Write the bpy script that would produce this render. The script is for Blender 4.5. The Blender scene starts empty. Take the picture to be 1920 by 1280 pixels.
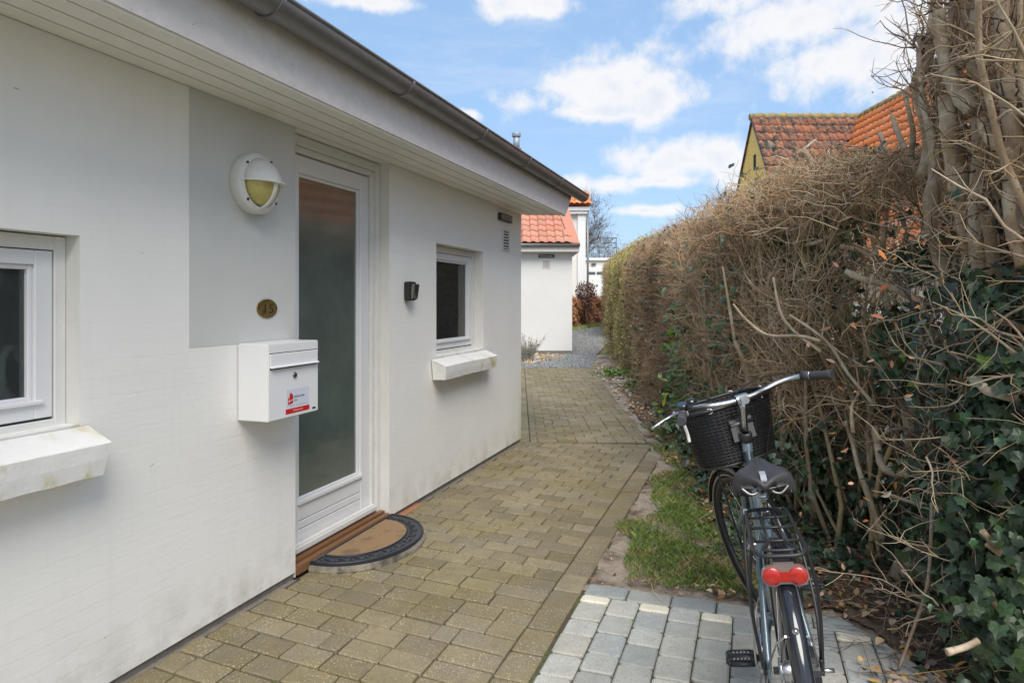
import bpy, bmesh, math, random
import numpy as np
from mathutils import Vector, Matrix
random.seed(7); rng = np.random.default_rng(7)
scene = bpy.context.scene
COL = scene.collection

# ------------------------------------------------------------------ camera
CH, F0, HY = 1.42, 1280.0, 566.0
cd = bpy.data.cameras.new('camera'); cam = bpy.data.objects.new('camera', cd); COL.objects.link(cam)
cam.location = (0, 0, CH); cam.rotation_euler = (math.radians(90), 0, 0)
cd.sensor_width = 36; cd.lens = 24; cd.shift_y = -(640 - HY) / 1920.0
cd.clip_start = 0.05; cd.clip_end = 2000
scene.camera = cam

def at(px, py, Y):            # a point of the place seen at (px,py) in the photograph at distance Y
    return ((px - 960) * Y / F0, Y, CH + (HY - py) * Y / F0)
def gp(px, py, z=0.0):        # a point on the ground
    Y = (CH - z) * F0 / (py - HY); return ((px - 960) * Y / F0, Y)

# ------------------------------------------------------------------ world
SUN_EL, SUN_AZ = 52.0, 170.0         # azimuth clockwise from +Y
world = bpy.data.worlds.new('World'); scene.world = world; world.use_nodes = True
nt = world.node_tree; nt.nodes.clear()
def N(t, kind, **kw):
    n = t.nodes.new(kind)
    for k, v in kw.items(): setattr(n, k, v)
    return n
def math_node(t, op, a, b=None, c=None, clamp=False):
    m = N(t, 'ShaderNodeMath', operation=op); m.use_clamp = clamp
    for i, v in enumerate((a, b, c)):
        if v is None: continue
        if isinstance(v, (int, float)): m.inputs[i].default_value = v
        else: t.links.new(v, m.inputs[i])
    return m.outputs[0]
def vmath(t, op, a, b=None):
    m = N(t, 'ShaderNodeVectorMath', operation=op)
    for i, v in enumerate((a, b)):
        if v is None: continue
        if isinstance(v, (tuple, list)): m.inputs[i].default_value = v
        else: t.links.new(v, m.inputs[i])
    return m
def mixc(t, fac, a, b, blend='MIX'):
    m = N(t, 'ShaderNodeMix', data_type='RGBA', blend_type=blend)
    for i, v in ((0, fac), (6, a), (7, b)):
        if isinstance(v, (int, float)): m.inputs[i].default_value = v
        elif isinstance(v, (tuple, list)): m.inputs[i].default_value = (*v[:3], 1)
        else: t.links.new(v, m.inputs[i])
    return m.outputs[2]
def noise(t, vec, scale, detail=4, rough=.55, dist=0.0):
    n = N(t, 'ShaderNodeTexNoise'); n.inputs['Scale'].default_value = scale
    n.inputs['Detail'].default_value = detail; n.inputs['Roughness'].default_value = rough
    n.inputs['Distortion'].default_value = dist
    if vec is not None: t.links.new(vec, n.inputs['Vector'])
    return n.outputs['Fac']
def mrange(t, v, a, b, c=0.0, d=1.0, smooth=False):
    m = N(t, 'ShaderNodeMapRange'); m.clamp = True
    if smooth: m.interpolation_type = 'SMOOTHSTEP'
    t.links.new(v, m.inputs[0])
    for i, x in zip((1, 2, 3, 4), (a, b, c, d)): m.inputs[i].default_value = x
    return m.outputs[0]

sky = N(nt, 'ShaderNodeTexSky', sky_type='NISHITA'); sky.sun_disc = False
sky.sun_elevation = math.radians(SUN_EL); sky.sun_rotation = math.radians(SUN_AZ)
sky.air_density = 1.0; sky.dust_density = 1.2; sky.ozone_density = 1.5
tc = N(nt, 'ShaderNodeTexCoord'); D = tc.outputs['Generated']
skyc = mixc(nt, 1.0, sky.outputs[0], (0.118, 0.112, 0.104), 'MULTIPLY')
sepz = N(nt, 'ShaderNodeSeparateXYZ'); nt.links.new(D, sepz.inputs[0])
skyc = mixc(nt, 0.55, skyc, (0.30, 0.50, 0.80))
# clouds: clumps standing in the sky plus scattered ones all round
wob = noise(nt, D, 7.0, 7, .6); wob2 = noise(nt, D, 2.6, 6, .58)
clumps = [(1090,160,130,62),(1235,185,68,50),(985,195,80,34),(1110,210,130,20),(1290,300,140,42),(1390,330,70,30),
          (1480,44,235,68),(1600,110,145,68),(1360,10,120,34),(1000,8,100,22),(690,5,110,18),(880,215,28,12),(1130,350,70,22),(1240,340,90,14),
          (1800,60,160,110),(1200,395,90,12),(1760,-60,300,60),(560,-260,260,90),(300,-400,300,120),(1300,-300,380,110)]
best = None
for (px, py, rx, ry) in clumps:
    v = Vector(((px-960)/F0, 1, (HY-py)/F0)); L = v.length; v.normalize()
    sx, sz = F0*L/rx*0.82, F0*L/ry*0.82
    s = vmath(nt, 'SUBTRACT', D, tuple(v)); s = vmath(nt, 'MULTIPLY', s.outputs[0], (sx, sx*.5, sz))
    l = vmath(nt, 'LENGTH', s.outputs[0]).outputs['Value']
    val = math_node(nt, 'SUBTRACT', 1.0, l)
    best = val if best is None else math_node(nt, 'MAXIMUM', best, val)
best = math_node(nt, 'MAXIMUM', best, -1.2)
gen = mrange(nt, wob2, .38, .56, -1.0, .6)
away = mrange(nt, N(nt, 'ShaderNodeSeparateXYZ').outputs[1], 0, 1)  # placeholder (replaced below)
sp = nt.nodes[-2] if False else N(nt, 'ShaderNodeSeparateXYZ'); nt.links.new(D, sp.inputs[0])
away = mrange(nt, sp.outputs[1], .35, .05, 0, 1)
gen = math_node(nt, 'ADD', math_node(nt, 'MULTIPLY', gen, away), math_node(nt, 'MULTIPLY', math_node(nt, 'SUBTRACT', 1.0, away), -1.2))
dens = math_node(nt, 'MAXIMUM', best, gen)
n1 = math_node(nt, 'MULTIPLY', math_node(nt, 'SUBTRACT', wob, .5), 2.6)
n2 = math_node(nt, 'MULTIPLY', math_node(nt, 'SUBTRACT', noise(nt, D, 24, 5, .6), .5), 1.3)
dens = math_node(nt, 'ADD', dens, math_node(nt, 'ADD', n1, n2))
cov = mrange(nt, dens, -.08, .72, 0, .90, True)
wisps = mrange(nt, noise(nt, vmath(nt, 'MULTIPLY', D, (3, 3, 14)).outputs[0], 1.3, 5, .6), .48, .8, 0, .30, True)
cov = math_node(nt, 'MAXIMUM', cov, wisps)
shade = mrange(nt, noise(nt, D, 11, 5, .6), .35, .65, 0, 1, True)
core = mrange(nt, dens, .5, 1.2, 0, 1, True)
ccol = mixc(nt, math_node(nt, 'MULTIPLY', shade, core), (0.70, 0.685, 0.68), (0.56, 0.59, 0.64))
final = mixc(nt, cov, skyc, ccol)
bg = N(nt, 'ShaderNodeBackground'); nt.links.new(final, bg.inputs[0]); bg.inputs[1].default_value = 0.55
wo = N(nt, 'ShaderNodeOutputWorld'); nt.links.new(bg.outputs[0], wo.inputs[0])

# ------------------------------------------------------------------ sun and exposure
sd = bpy.data.lights.new('sun', 'SUN'); sd.energy = 1.5; sd.angle = math.radians(40); sd.color = (1, .945, .86)
so = bpy.data.objects.new('sun', sd); COL.objects.link(so)
_d = Vector((math.sin(math.radians(SUN_AZ))*math.cos(math.radians(SUN_EL)), math.cos(math.radians(SUN_AZ))*math.cos(math.radians(SUN_EL)), math.sin(math.radians(SUN_EL))))
so.rotation_euler = _d.to_track_quat('Z', 'Y').to_euler(); so.location = (0, 0, 30)
scene.view_settings.view_transform = 'Standard'; scene.view_settings.look = 'None'
scene.view_settings.gamma = 1; scene.view_settings.exposure = 1.40; scene.view_settings.use_curve_mapping = False
scene.render.resolution_x = 1024; scene.render.resolution_y = 682
try:
    scene.render.engine = 'CYCLES'; scene.cycles.max_bounces = 8; scene.cycles.diffuse_bounces = 4
    scene.cycles.transparent_max_bounces = 12; scene.cycles.sample_clamp_indirect = 6
except Exception: pass

# ------------------------------------------------------------------ helpers
class MB:
    def __init__(s): s.v = []; s.f = []; s.sm = []
    def add(s, vs, fs, smooth=False):
        o = len(s.v); s.v += [tuple(p) for p in vs]
        for f in fs: s.f.append(tuple(i + o for i in f)); s.sm.append(smooth)
        return s
    def box(s, x0, x1, y0, y1, z0, z1, M=None):
        vs = [(x, y, z) for z in (z0, z1) for y in (y0, y1) for x in (x0, x1)]
        if M is not None: vs = [M @ Vector(p) for p in vs]
        return s.add(vs, [(0,2,3,1),(4,5,7,6),(0,1,5,4),(2,6,7,3),(0,4,6,2),(1,3,7,5)])
    def cbox(s, x0, x1, y0, y1, z0, z1, b, M=None):     # box with chamfered edges
        vs = []; fs = []
        bm = bmesh.new(); bmesh.ops.create_cube(bm, size=1)
        for v in bm.verts: v.co = Vector(((x0+x1)/2 + v.co.x*(x1-x0), (y0+y1)/2 + v.co.y*(y1-y0), (z0+z1)/2 + v.co.z*(z1-z0)))
        bmesh.ops.bevel(bm, geom=list(bm.edges), offset=b, segments=1 if b < .004 else 2, affect='EDGES')
        bm.verts.index_update()
        vs = [v.co.copy() for v in bm.verts]; fs = [tuple(v.index for v in f.verts) for f in bm.faces]; bm.free()
        if M is not None: vs = [M @ p for p in vs]
        return s.add(vs, fs)
    def prism(s, poly, z0, z1, M=None):                 # polygon (x,y) extruded in z
        n = len(poly); vs = [(x, y, z0) for x, y in poly] + [(x, y, z1) for x, y in poly]
        if M is not None: vs = [M @ Vector(p) for p in vs]
        fs = [tuple(range(n))[::-1], tuple(range(n, 2*n))] + [(i, (i+1) % n, n+(i+1) % n, n+i) for i in range(n)]
        return s.add(vs, fs)
    def tube(s, pts, r, sides=8, cap=True, smooth=True):
        pts = [Vector(p) for p in pts]; n = len(pts)
        rs = r if isinstance(r, (list, tuple)) else [r]*n
        rings = []; prev = None
        for i, p in enumerate(pts):
            t = (pts[min(i+1, n-1)] - pts[max(i-1, 0)])
            if t.length < 1e-9: t = Vector((0, 0, 1))
            t.normalize()
            if prev is None:
                a = Vector((0, 0, 1)) if abs(t.z) < .9 else Vector((1, 0, 0)); u = t.cross(a).normalized()
            else:
                u = prev - t*prev.dot(t)
                u = u.normalized() if u.length > 1e-6 else t.orthogonal().normalized()
            prev = u; w = t.cross(u)
            rings.append([p + (u*math.cos(2*math.pi*k/sides) + w*math.sin(2*math.pi*k/sides))*rs[i] for k in range(sides)])
        vs = [q for rg in rings for q in rg]; fs = []
        for i in range(n-1):
            for k in range(sides):
                a = i*sides+k; b = i*sides+(k+1) % sides; fs.append((a, b, b+sides, a+sides))
        s.add(vs, fs, smooth)
        if cap:
            o = len(s.v) - len(vs)
            s.f.append(tuple(o+k for k in range(sides))[::-1]); s.sm.append(False)
            s.f.append(tuple(o+(n-1)*sides+k for k in range(sides))); s.sm.append(False)
        return s
    def ring(s, c, ax, R, r, n=40, sides=8, a0=0, a1=2*math.pi, ref=None):
        c = Vector(c); ax = Vector(ax).normalized()
        u = (Vector(ref) if ref is not None else ax.orthogonal()); u = (u - ax*u.dot(ax)).normalized(); w = ax.cross(u)
        full = abs(a1-a0-2*math.pi) < 1e-6
        vs = []; fs = []; m = n if full else n+1
        for i in range(m):
            a = a0+(a1-a0)*i/n; d = u*math.cos(a)+w*math.sin(a)
            for k in range(sides):
                b = 2*math.pi*k/sides; vs.append(c + d*(R+r*math.cos(b)) + ax*r*math.sin(b))
        for i in range(n):
            for k in range(sides):
                j = (i+1) % m if full else i+1
                fs.append((i*sides+k, i*sides+(k+1) % sides, j*sides+(k+1) % sides, j*sides+k))
        return s.add(vs, fs, True)
    def lathe(s, prof, c, ax, n=32, smooth=True, sx=1.0, up=None):  # prof [(r,h)...] round axis ax
        c = Vector(c); ax = Vector(ax).normalized()
        u = (Vector(up) if up is not None else ax.orthogonal()); u = (u-ax*u.dot(ax)).normalized(); w = ax.cross(u)
        vs = []; m = len(prof)
        for i in range(n):
            a = 2*math.pi*i/n; d = u*math.cos(a)+w*math.sin(a)*sx
            vs += [c + d*r + ax*h for r, h in prof]
        fs = [(i*m+k, ((i+1) % n)*m+k, ((i+1) % n)*m+k+1, i*m+k+1) for i in range(n) for k in range(m-1)]
        return s.add(vs, fs, smooth)
    def build(s, name, mat, parent=None, loc=None):
        me = bpy.data.meshes.new(name); me.from_pydata([tuple(p) for p in s.v], [], s.f); me.update()
        if any(s.sm): me.polygons.foreach_set('use_smooth', s.sm)
        if mat: me.materials.append(mat)
        return link(name, me, parent, loc)

def link(name, me, parent=None, loc=None):
    o = bpy.data.objects.new(name, me); COL.objects.link(o)
    if parent is not None: o.parent = parent
    if loc is not None: o.location = loc
    return o
def np_mesh(name, verts, faces, mat, parent=None, smooth=False):
    """verts (n,3), faces (m,k) with k 3 or 4"""
    me = bpy.data.meshes.new(name); k = faces.shape[1]
    me.vertices.add(len(verts)); me.vertices.foreach_set('co', verts.astype(np.float32).ravel())
    me.loops.add(faces.size); me.loops.foreach_set('vertex_index', faces.astype(np.int32).ravel())
    me.polygons.add(len(faces)); me.polygons.foreach_set('loop_start', np.arange(0, faces.size, k, dtype=np.int32))
    me.polygons.foreach_set('loop_total', np.full(len(faces), k, dtype=np.int32))
    if smooth: me.polygons.foreach_set('use_smooth', np.ones(len(faces), dtype=bool))
    me.update(calc_edges=True)
    if mat: me.materials.append(mat)
    return link(name, me, parent)
def tag(o, label=None, cat=None, group=None, kind=None):
    if label: o['label'] = label
    if cat: o['category'] = cat
    if group: o['group'] = group
    if kind: o['kind'] = kind
    return o
def empty(name, loc=(0, 0, 0), rz=0.0, parent=None):
    o = bpy.data.objects.new(name, None); COL.objects.link(o); o.location = loc; o.rotation_euler = (0, 0, rz)
    o.empty_display_size = .2
    if parent is not None: o.parent = parent
    return o

# ------------------------------------------------------------------ materials
MATS = {}
def mat(name, color, rough=.6, var=0.0, vscale=8.0, bump=0.0, bscale=60.0, metal=0.0, spec=.5, island=0.0, color2=None, c2scale=5.0,
        c2lo=.45, c2hi=.65, speck=None, speckscale=180, speckamt=.62, coat=0.0, transl=None, stretch=(1, 1, 1), obj_coords=False, bdist=.004):
    if name in MATS: return MATS[name]
    m = bpy.data.materials.new(name); m.use_nodes = True; t = m.node_tree; p = t.nodes['Principled BSDF']; MATS[name] = m
    g = N(t, 'ShaderNodeTexCoord') if obj_coords else N(t, 'ShaderNodeNewGeometry')
    pos = g.outputs['Object'] if obj_coords else g.outputs['Position']
    pos = vmath(t, 'MULTIPLY', pos, stretch).outputs[0]
    col = None
    if color2 is not None:
        f = mrange(t, noise(t, pos, c2scale, 5, .6), c2lo, c2hi, 0, 1, True)
        col = mixc(t, f, color, color2)
    else:
        rgb = N(t, 'ShaderNodeRGB'); rgb.outputs[0].default_value = (*color, 1); col = rgb.outputs[0]
    if speck is not None:
        f = mrange(t, noise(t, pos, speckscale, 2, .5), speckamt, speckamt+.06)
        col = mixc(t, f, col, speck)
    if var > 0:
        f = mrange(t, noise(t, pos, vscale, 6, .65), .25, .75, 1-var, 1+var)
        s = vmath(t, 'SCALE', col); t.links.new(f, s.inputs['Scale']); col = s.outputs[0]
    if island > 0:
        gi = N(t, 'ShaderNodeNewGeometry'); oi = N(t, 'ShaderNodeObjectInfo')
        r = math_node(t, 'FRACT', math_node(t, 'ADD', gi.outputs['Random Per Island'], oi.outputs['Random']))
        f = mrange(t, r, 0, 1, 1-island, 1+island)
        s = vmath(t, 'SCALE', col); t.links.new(f, s.inputs['Scale'])
        hs = N(t, 'ShaderNodeHueSaturation'); t.links.new(s.outputs[0], hs.inputs['Color'])
        r2 = math_node(t, 'FRACT', math_node(t, 'MULTIPLY', r, 7.31))
        t.links.new(mrange(t, r2, 0, 1, .5-island*.04, .5+island*.04), hs.inputs['Hue'])
        t.links.new(mrange(t, math_node(t, 'FRACT', math_node(t, 'MULTIPLY', r, 13.7)), 0, 1, 1-island*.6, 1+island*.5), hs.inputs['Saturation'])
        col = hs.outputs[0]
    t.links.new(col, p.inputs['Base Color'])
    p.inputs['Roughness'].default_value = rough; p.inputs['Metallic'].default_value = metal
    p.inputs['Specular IOR Level'].default_value = spec; p.inputs['Coat Weight'].default_value = coat
    if bump > 0:
        b = N(t, 'ShaderNodeBump'); b.inputs['Strength'].default_value = bump; b.inputs['Distance'].default_value = bdist
        t.links.new(noise(t, pos, bscale, 6, .6), b.inputs['Height']); t.links.new(b.outputs[0], p.inputs['Normal'])
    if transl is not None:
        tr = N(t, 'ShaderNodeBsdfTranslucent'); tr.inputs[0].default_value = (*transl, 1)
        mx = N(t, 'ShaderNodeMixShader'); mx.inputs[0].default_value = .3
        t.links.new(p.outputs[0], mx.inputs[1]); t.links.new(tr.outputs[0], mx.inputs[2])
        t.links.new(mx.outputs[0], t.nodes['Material Output'].inputs['Surface'])
    return m

def wall_mat(name, color, algae=True):
    """whitewashed brick: faint brick coursing under the paint, scuffs, some green at the foot"""
    m = bpy.data.materials.new(name); m.use_nodes = True; t = m.node_tree; p = t.nodes['Principled BSDF']
    tcn = N(t, 'ShaderNodeTexCoord'); o = tcn.outputs['Object']
    sp = N(t, 'ShaderNodeSeparateXYZ'); t.links.new(o, sp.inputs[0])
    cb = N(t, 'ShaderNodeCombineXYZ'); t.links.new(math_node(t, 'ADD', sp.outputs[0], sp.outputs[1]), cb.inputs[0]); t.links.new(sp.outputs[2], cb.inputs[1])
    dn = N(t, 'ShaderNodeTexNoise'); dn.inputs['Scale'].default_value = 9; dn.inputs['Detail'].default_value = 3; t.links.new(o, dn.inputs['Vector'])
    dv = vmath(t, 'SCALE', vmath(t, 'SUBTRACT', dn.outputs['Color'], (.5, .5, .5)).outputs[0]); dv.inputs['Scale'].default_value = .03
    bv = vmath(t, 'ADD', cb.outputs[0], dv.outputs[0]).outputs[0]
    br = N(t, 'ShaderNodeTexBrick'); t.links.new(bv, br.inputs['Vector'])
    br.inputs['Scale'].default_value = 1; br.inputs['Brick Width'].default_value = .24; br.inputs['Row Height'].default_value = .067
    br.inputs['Mortar Size'].default_value = .008; br.inputs['Mortar Smooth'].default_value = 1.0
    br.inputs['Color1'].default_value = (1, 1, 1, 1); br.inputs['Color2'].default_value = (.8, .8, .8, 1); br.inputs['Mortar'].default_value = (0, 0, 0, 1)
    patchy = mrange(t, noise(t, o, 2.2, 3), .35, .65, .25, 1)
    h = math_node(t, 'ADD', math_node(t, 'MULTIPLY', math_node(t, 'MULTIPLY', br.outputs['Fac'], -.55), patchy), math_node(t, 'MULTIPLY', noise(t, o, 26, 6, .6), 1.5))
    h = math_node(t, 'ADD', h, math_node(t, 'MULTIPLY', noise(t, vmath(t, 'MULTIPLY', o, (2, 2, 9)).outputs[0], 5, 5, .6), 2.2))
    b = N(t, 'ShaderNodeBump'); b.inputs['Strength'].default_value = .22; b.inputs['Distance'].default_value = .0022
    t.links.new(h, b.inputs['Height']); t.links.new(b.outputs[0], p.inputs['Normal'])
    base = mixc(t, mrange(t, noise(t, o, 1.7, 6, .6), .3, .75), color, tuple(c*.93 for c in color))
    base = mixc(t, math_node(t, 'MULTIPLY', br.outputs['Fac'], math_node(t, 'MULTIPLY', patchy, .035)), base, (.42, .41, .38))
    # scuffs, spider dirt and flecks
    base = mixc(t, mrange(t, noise(t, vmath(t, 'MULTIPLY', o, (1, 1, 2.2)).outputs[0], 23, 3, .5, .6), .735, .80, 0, .55), base, (.20, .15, .11))
    base = mixc(t, mrange(t, noise(t, o, 60, 2, .5), .76, .82, 0, .5), base, (.18, .14, .11))
    streak = mrange(t, noise(t, vmath(t, 'MULTIPLY', o, (14, 14, 1.1)).outputs[0], 1.5, 4, .6), .56, .78, 0, .16)
    base = mixc(t, math_node(t, 'MULTIPLY', streak, .45), base, (.42, .38, .31))
    if algae:
        foot = math_node(t, 'MULTIPLY', mrange(t, sp.outputs[2], .28, .0, 0, 1), mrange(t, noise(t, o, 7, 5, .65), .42, .7, 0, .55))
        base = mixc(t, foot, base, (.36, .34, .24))
        corner = math_node(t, 'MULTIPLY', mrange(t, sp.outputs[0], 3.3, 3.66, 0, 1), math_node(t, 'MULTIPLY', mrange(t, sp.outputs[2], .75, .0, 0, 1), mrange(t, noise(t, o, 5, 5, .6), .3, .6, .1, .8)))
        base = mixc(t, corner, base, (.47, .47, .25))
    t.links.new(base, p.inputs['Base Color']); p.inputs['Roughness'].default_value = .75; p.inputs['Specular IOR Level'].default_value = .25
    return m

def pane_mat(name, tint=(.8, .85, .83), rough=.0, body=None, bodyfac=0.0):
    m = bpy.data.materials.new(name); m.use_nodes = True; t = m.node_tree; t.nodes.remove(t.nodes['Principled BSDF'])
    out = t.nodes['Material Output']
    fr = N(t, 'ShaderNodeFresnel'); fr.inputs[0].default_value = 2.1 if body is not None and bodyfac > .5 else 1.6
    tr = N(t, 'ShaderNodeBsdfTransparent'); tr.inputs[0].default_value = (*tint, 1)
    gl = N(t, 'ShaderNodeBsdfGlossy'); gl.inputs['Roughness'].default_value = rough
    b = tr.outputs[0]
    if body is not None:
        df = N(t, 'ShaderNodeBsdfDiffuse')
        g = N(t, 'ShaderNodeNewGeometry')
        tint_haze = mixc(t, mrange(t, noise(t, g.outputs['Position'], 3, 6, .7), .35, .75), body, tuple(c*1.5 for c in body))  # pale window body painted in for reflection; door glass has its own tint
        t.links.new(tint_haze, df.inputs[0])
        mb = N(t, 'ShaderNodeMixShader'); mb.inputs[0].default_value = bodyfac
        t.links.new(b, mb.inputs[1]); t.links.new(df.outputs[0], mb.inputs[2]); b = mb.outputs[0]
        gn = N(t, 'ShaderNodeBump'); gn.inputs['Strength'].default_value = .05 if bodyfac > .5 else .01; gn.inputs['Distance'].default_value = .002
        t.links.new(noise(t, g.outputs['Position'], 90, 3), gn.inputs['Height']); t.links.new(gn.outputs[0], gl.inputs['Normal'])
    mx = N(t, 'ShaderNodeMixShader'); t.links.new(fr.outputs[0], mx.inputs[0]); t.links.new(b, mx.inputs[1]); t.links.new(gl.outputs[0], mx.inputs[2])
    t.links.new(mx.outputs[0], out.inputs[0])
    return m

M_wall = wall_mat('whitewashed_brick', (.87, .855, .82)); M_wall_b = wall_mat('whitewashed_annex', (.74, .735, .72), False)
M_patch = mat('grey_wall_paint', (.60, .60, .575), .8, var=.05, vscale=3, bump=.35, bscale=30, speck=(.15, .12, .1), speckscale=45, speckamt=.78, obj_coords=True)
M_sillw = mat('painted_sill', (.80, .795, .77), .8, var=.05, vscale=5, bump=.5, bscale=30, color2=(.60, .52, .27), c2scale=7, c2lo=.50, c2hi=.72)
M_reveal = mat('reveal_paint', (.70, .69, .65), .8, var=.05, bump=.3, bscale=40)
M_frame = mat('white_joinery', (.74, .74, .75), .38, var=.03, vscale=5, spec=.5)
M_frame_d = mat('worn_joinery', (.70, .69, .66), .5, var=.06, vscale=9, speck=(.28, .14, .07), speckscale=34, speckamt=.78)
M_soffit = mat('soffit_paint', (.88, .85, .79), .5, var=.05, vscale=6, speck=(.25, .2, .15), speckscale=70, speckamt=.76, bump=.15, bscale=50)
M_fascia = mat('fascia_paint', (.70, .66, .635), .7, var=.10, vscale=14, speck=(.14, .12, .11), speckscale=110, speckamt=.70, bump=.4, bscale=70, stretch=(1, 1, 1.5))
M_zinc = mat('zinc', (.25, .25, .25), .42, metal=.55, var=.16, vscale=9, bump=.05, bscale=12)
M_plinth = mat('plinth_stone', (.20, .18, .15), .9, var=.3, vscale=20, bump=.6, bscale=50)
M_rooffelt = mat('roof_tile_dark', (.16, .10, .08), .85, var=.2)
M_inside = mat('room_plaster', (.62, .62, .60), .9)
M_floor_in = mat('room_floor', (.16, .11, .07), .6)
M_white_plastic = mat('lamp_white', (.70, .69, .65), .42, var=.05, vscale=18)
M_yellowglass = mat('lamp_yellow_glass', (.50, .44, .15), .18, var=.18, vscale=12, spec=.6)
M_black = mat('black_rubber', (.025, .025, .028), .6, var=.2, vscale=30, bump=.2, bscale=120)
M_blackpl = mat('black_plastic', (.022, .022, .024), .42)
M_mailbox = mat('mailbox_enamel', (.78, .78, .785), .28, var=.015, vscale=4)
M_dark = mat('dark_gap', (.02, .02, .02), .8)
M_steel = mat('brushed_steel', (.52, .52, .53), .26, metal=1.0, var=.06, vscale=30)
M_steeld = mat('dull_steel', (.30, .29, .28), .4, metal=1.0, var=.2, vscale=40)
M_brass = mat('aged_brass', (.44, .32, .12), .34, metal=.8, var=.2, vscale=45, color2=(.28, .20, .08), c2scale=30)
M_brassd = mat('dark_engraving', (.035, .025, .012), .7)
M_red = mat('sticker_red', (.58, .02, .02), .4)
M_sticker = mat('sticker_ground', (.64, .67, .76), .35)
M_ink = mat('grey_ink', (.13, .14, .17), .6); M_inkw = mat('pale_ink', (.78, .55, .52), .6); M_whiteink = mat('white_ink', (.72, .72, .72), .6)
M_sign = mat('sign_dark', (.045, .03, .035), .45)
M_signback = mat('sign_pale', (.30, .27, .27), .5)
M_wood = mat('varnished_threshold', (.20, .10, .045), .42, var=.25, vscale=22, stretch=(4, 4, 4), speck=(.08, .05, .03), speckscale=70, speckamt=.64)
M_coir = mat('coir', (.33, .21, .11), .95, var=.30, vscale=160, bump=1, bscale=220, bdist=.008, color2=(.21, .135, .08), c2scale=7)
M_matbase = mat('mat_base', (.30, .27, .22), .6, color2=(.09, .085, .07), c2scale=6, c2lo=.42, c2hi=.62, var=.2, vscale=50)
M_matrub = mat('mat_rubber', (.024, .028, .036), .38, var=.25, vscale=40, bump=.3, bscale=100)
M_terracotta_strip = mat('old_clay_strip', (.36, .16, .09), .85, var=.3, vscale=30)
def paver_mat(name, c1, c2, speckc, island=.16, spk=.60, gmoss=(.205, .170, .070)):
    m = bpy.data.materials.new(name); m.use_nodes = True; t = m.node_tree; p = t.nodes['Principled BSDF']
    g = N(t, 'ShaderNodeNewGeometry'); oi = N(t, 'ShaderNodeObjectInfo'); pos = g.outputs['Position']
    r = math_node(t, 'FRACT', math_node(t, 'ADD', g.outputs['Random Per Island'], oi.outputs['Random']))
    r2 = math_node(t, 'FRACT', math_node(t, 'MULTIPLY', r, 9.17))
    col = mixc(t, r, c1, c2)
    big = mrange(t, noise(t, pos, 1.1, 4, .6), .36, .62, 0, 1, True)
    if gmoss: col = mixc(t, math_node(t, 'MULTIPLY', big, .62), col, gmoss)
    col = mixc(t, mrange(t, noise(t, pos, 12, 5, .65), .4, .7, 0, .35), col, tuple(c*.55 for c in c1))
    col = mixc(t, mrange(t, noise(t, pos, 2.3, 4, .6), .45, .65, 0, .45), col, tuple(sum(c1)/3*k for k in (1.08, 1.0, .86)))
    agg = N(t, 'ShaderNodeTexVoronoi'); agg.inputs['Scale'].default_value = 105; t.links.new(pos, agg.inputs['Vector'])
    sm = mrange(t, agg.outputs['Distance'], .22, .38, 1, 0)
    gate = mrange(t, noise(t, pos, 5, 3), .38, .6, .1, .8)
    sel = mrange(t, noise(t, pos, 95, 1), spk-.07, spk, 0, 1)
    col = mixc(t, math_node(t, 'MULTIPLY', math_node(t, 'MULTIPLY', sm, sel), gate), col, speckc)
    col = mixc(t, mrange(t, noise(t, pos, 150, 3, .7), .54, .68, 0, .75), col, tuple(c*.4 for c in c1))
    f = mrange(t, r2, 0, 1, 1-island, 1+island); s = vmath(t, 'SCALE', col); t.links.new(f, s.inputs['Scale'])
    t.links.new(s.outputs[0], p.inputs['Base Color']); p.inputs['Roughness'].default_value = .85; p.inputs['Specular IOR Level'].default_value = .3
    b = N(t, 'ShaderNodeBump'); b.inputs['Strength'].default_value = .9; b.inputs['Distance'].default_value = .003
    hh = math_node(t, 'ADD', noise(t, pos, 130, 4, .7), math_node(t, 'MULTIPLY', noise(t, pos, 22, 3), 1.5))
    t.links.new(hh, b.inputs['Height']); t.links.new(b.outputs[0], p.inputs['Normal'])
    return m
M_brick = paver_mat('tan_pavers', (.225, .185, .115), (.29, .245, .165), (.68, .58, .37), .14, .565)
M_paver = paver_mat('grey_tumbled_pavers', (.34, .365, .365), (.53, .51, .44), (.66, .64, .58), .13, .72, None)
M_cream = paver_mat('cream_half_pavers', (.74, .70, .56), (.76, .72, .60), (.7, .66, .55), .05, .75, None)
M_sand = mat('joint_sand', (.075, .065, .045), .95, var=.35, vscale=60, bump=.6, bscale=200, color2=(.09, .10, .035), c2scale=6)
M_soil = mat('verge_soil', (.42, .345, .27), .95, var=.25, vscale=30, bump=1.0, bscale=70, bdist=.02, color2=(.13, .09, .055), c2scale=3.2, c2lo=.46, c2hi=.66, speck=(.6, .56, .5), speckscale=90, speckamt=.68)
M_darksoil = mat('leaf_mould', (.15, .10, .065), .95, var=.4, vscale=25, bump=1, bscale=60, bdist=.02)
M_lawn = mat('garden_ground', (.11, .12, .045), .95, var=.35, vscale=4, color2=(.16, .12, .07), c2scale=1.5)
M_gravel = mat('gravel_sheet', (.25, .25, .24), .9, var=.35, vscale=60, bump=1, bscale=90, bdist=.02, speck=(.45, .45, .43), speckscale=60, speckamt=.6)
M_gstone = mat('gravel_stone', (.29, .30, .30), .8, island=.55)
M_pebble = mat('white_pebble', (.60, .58, .53), .7, island=.25)
M_tile = mat('clay_tile_bright', (.52, .225, .15), .7, var=.06, vscale=12, island=.10)
M_tile_old = mat('clay_tile_old', (.34, .15, .09), .85, island=.16, color2=(.085, .07, .06), c2scale=4.5, c2lo=.40, c2hi=.64, var=.25, vscale=10)
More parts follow.
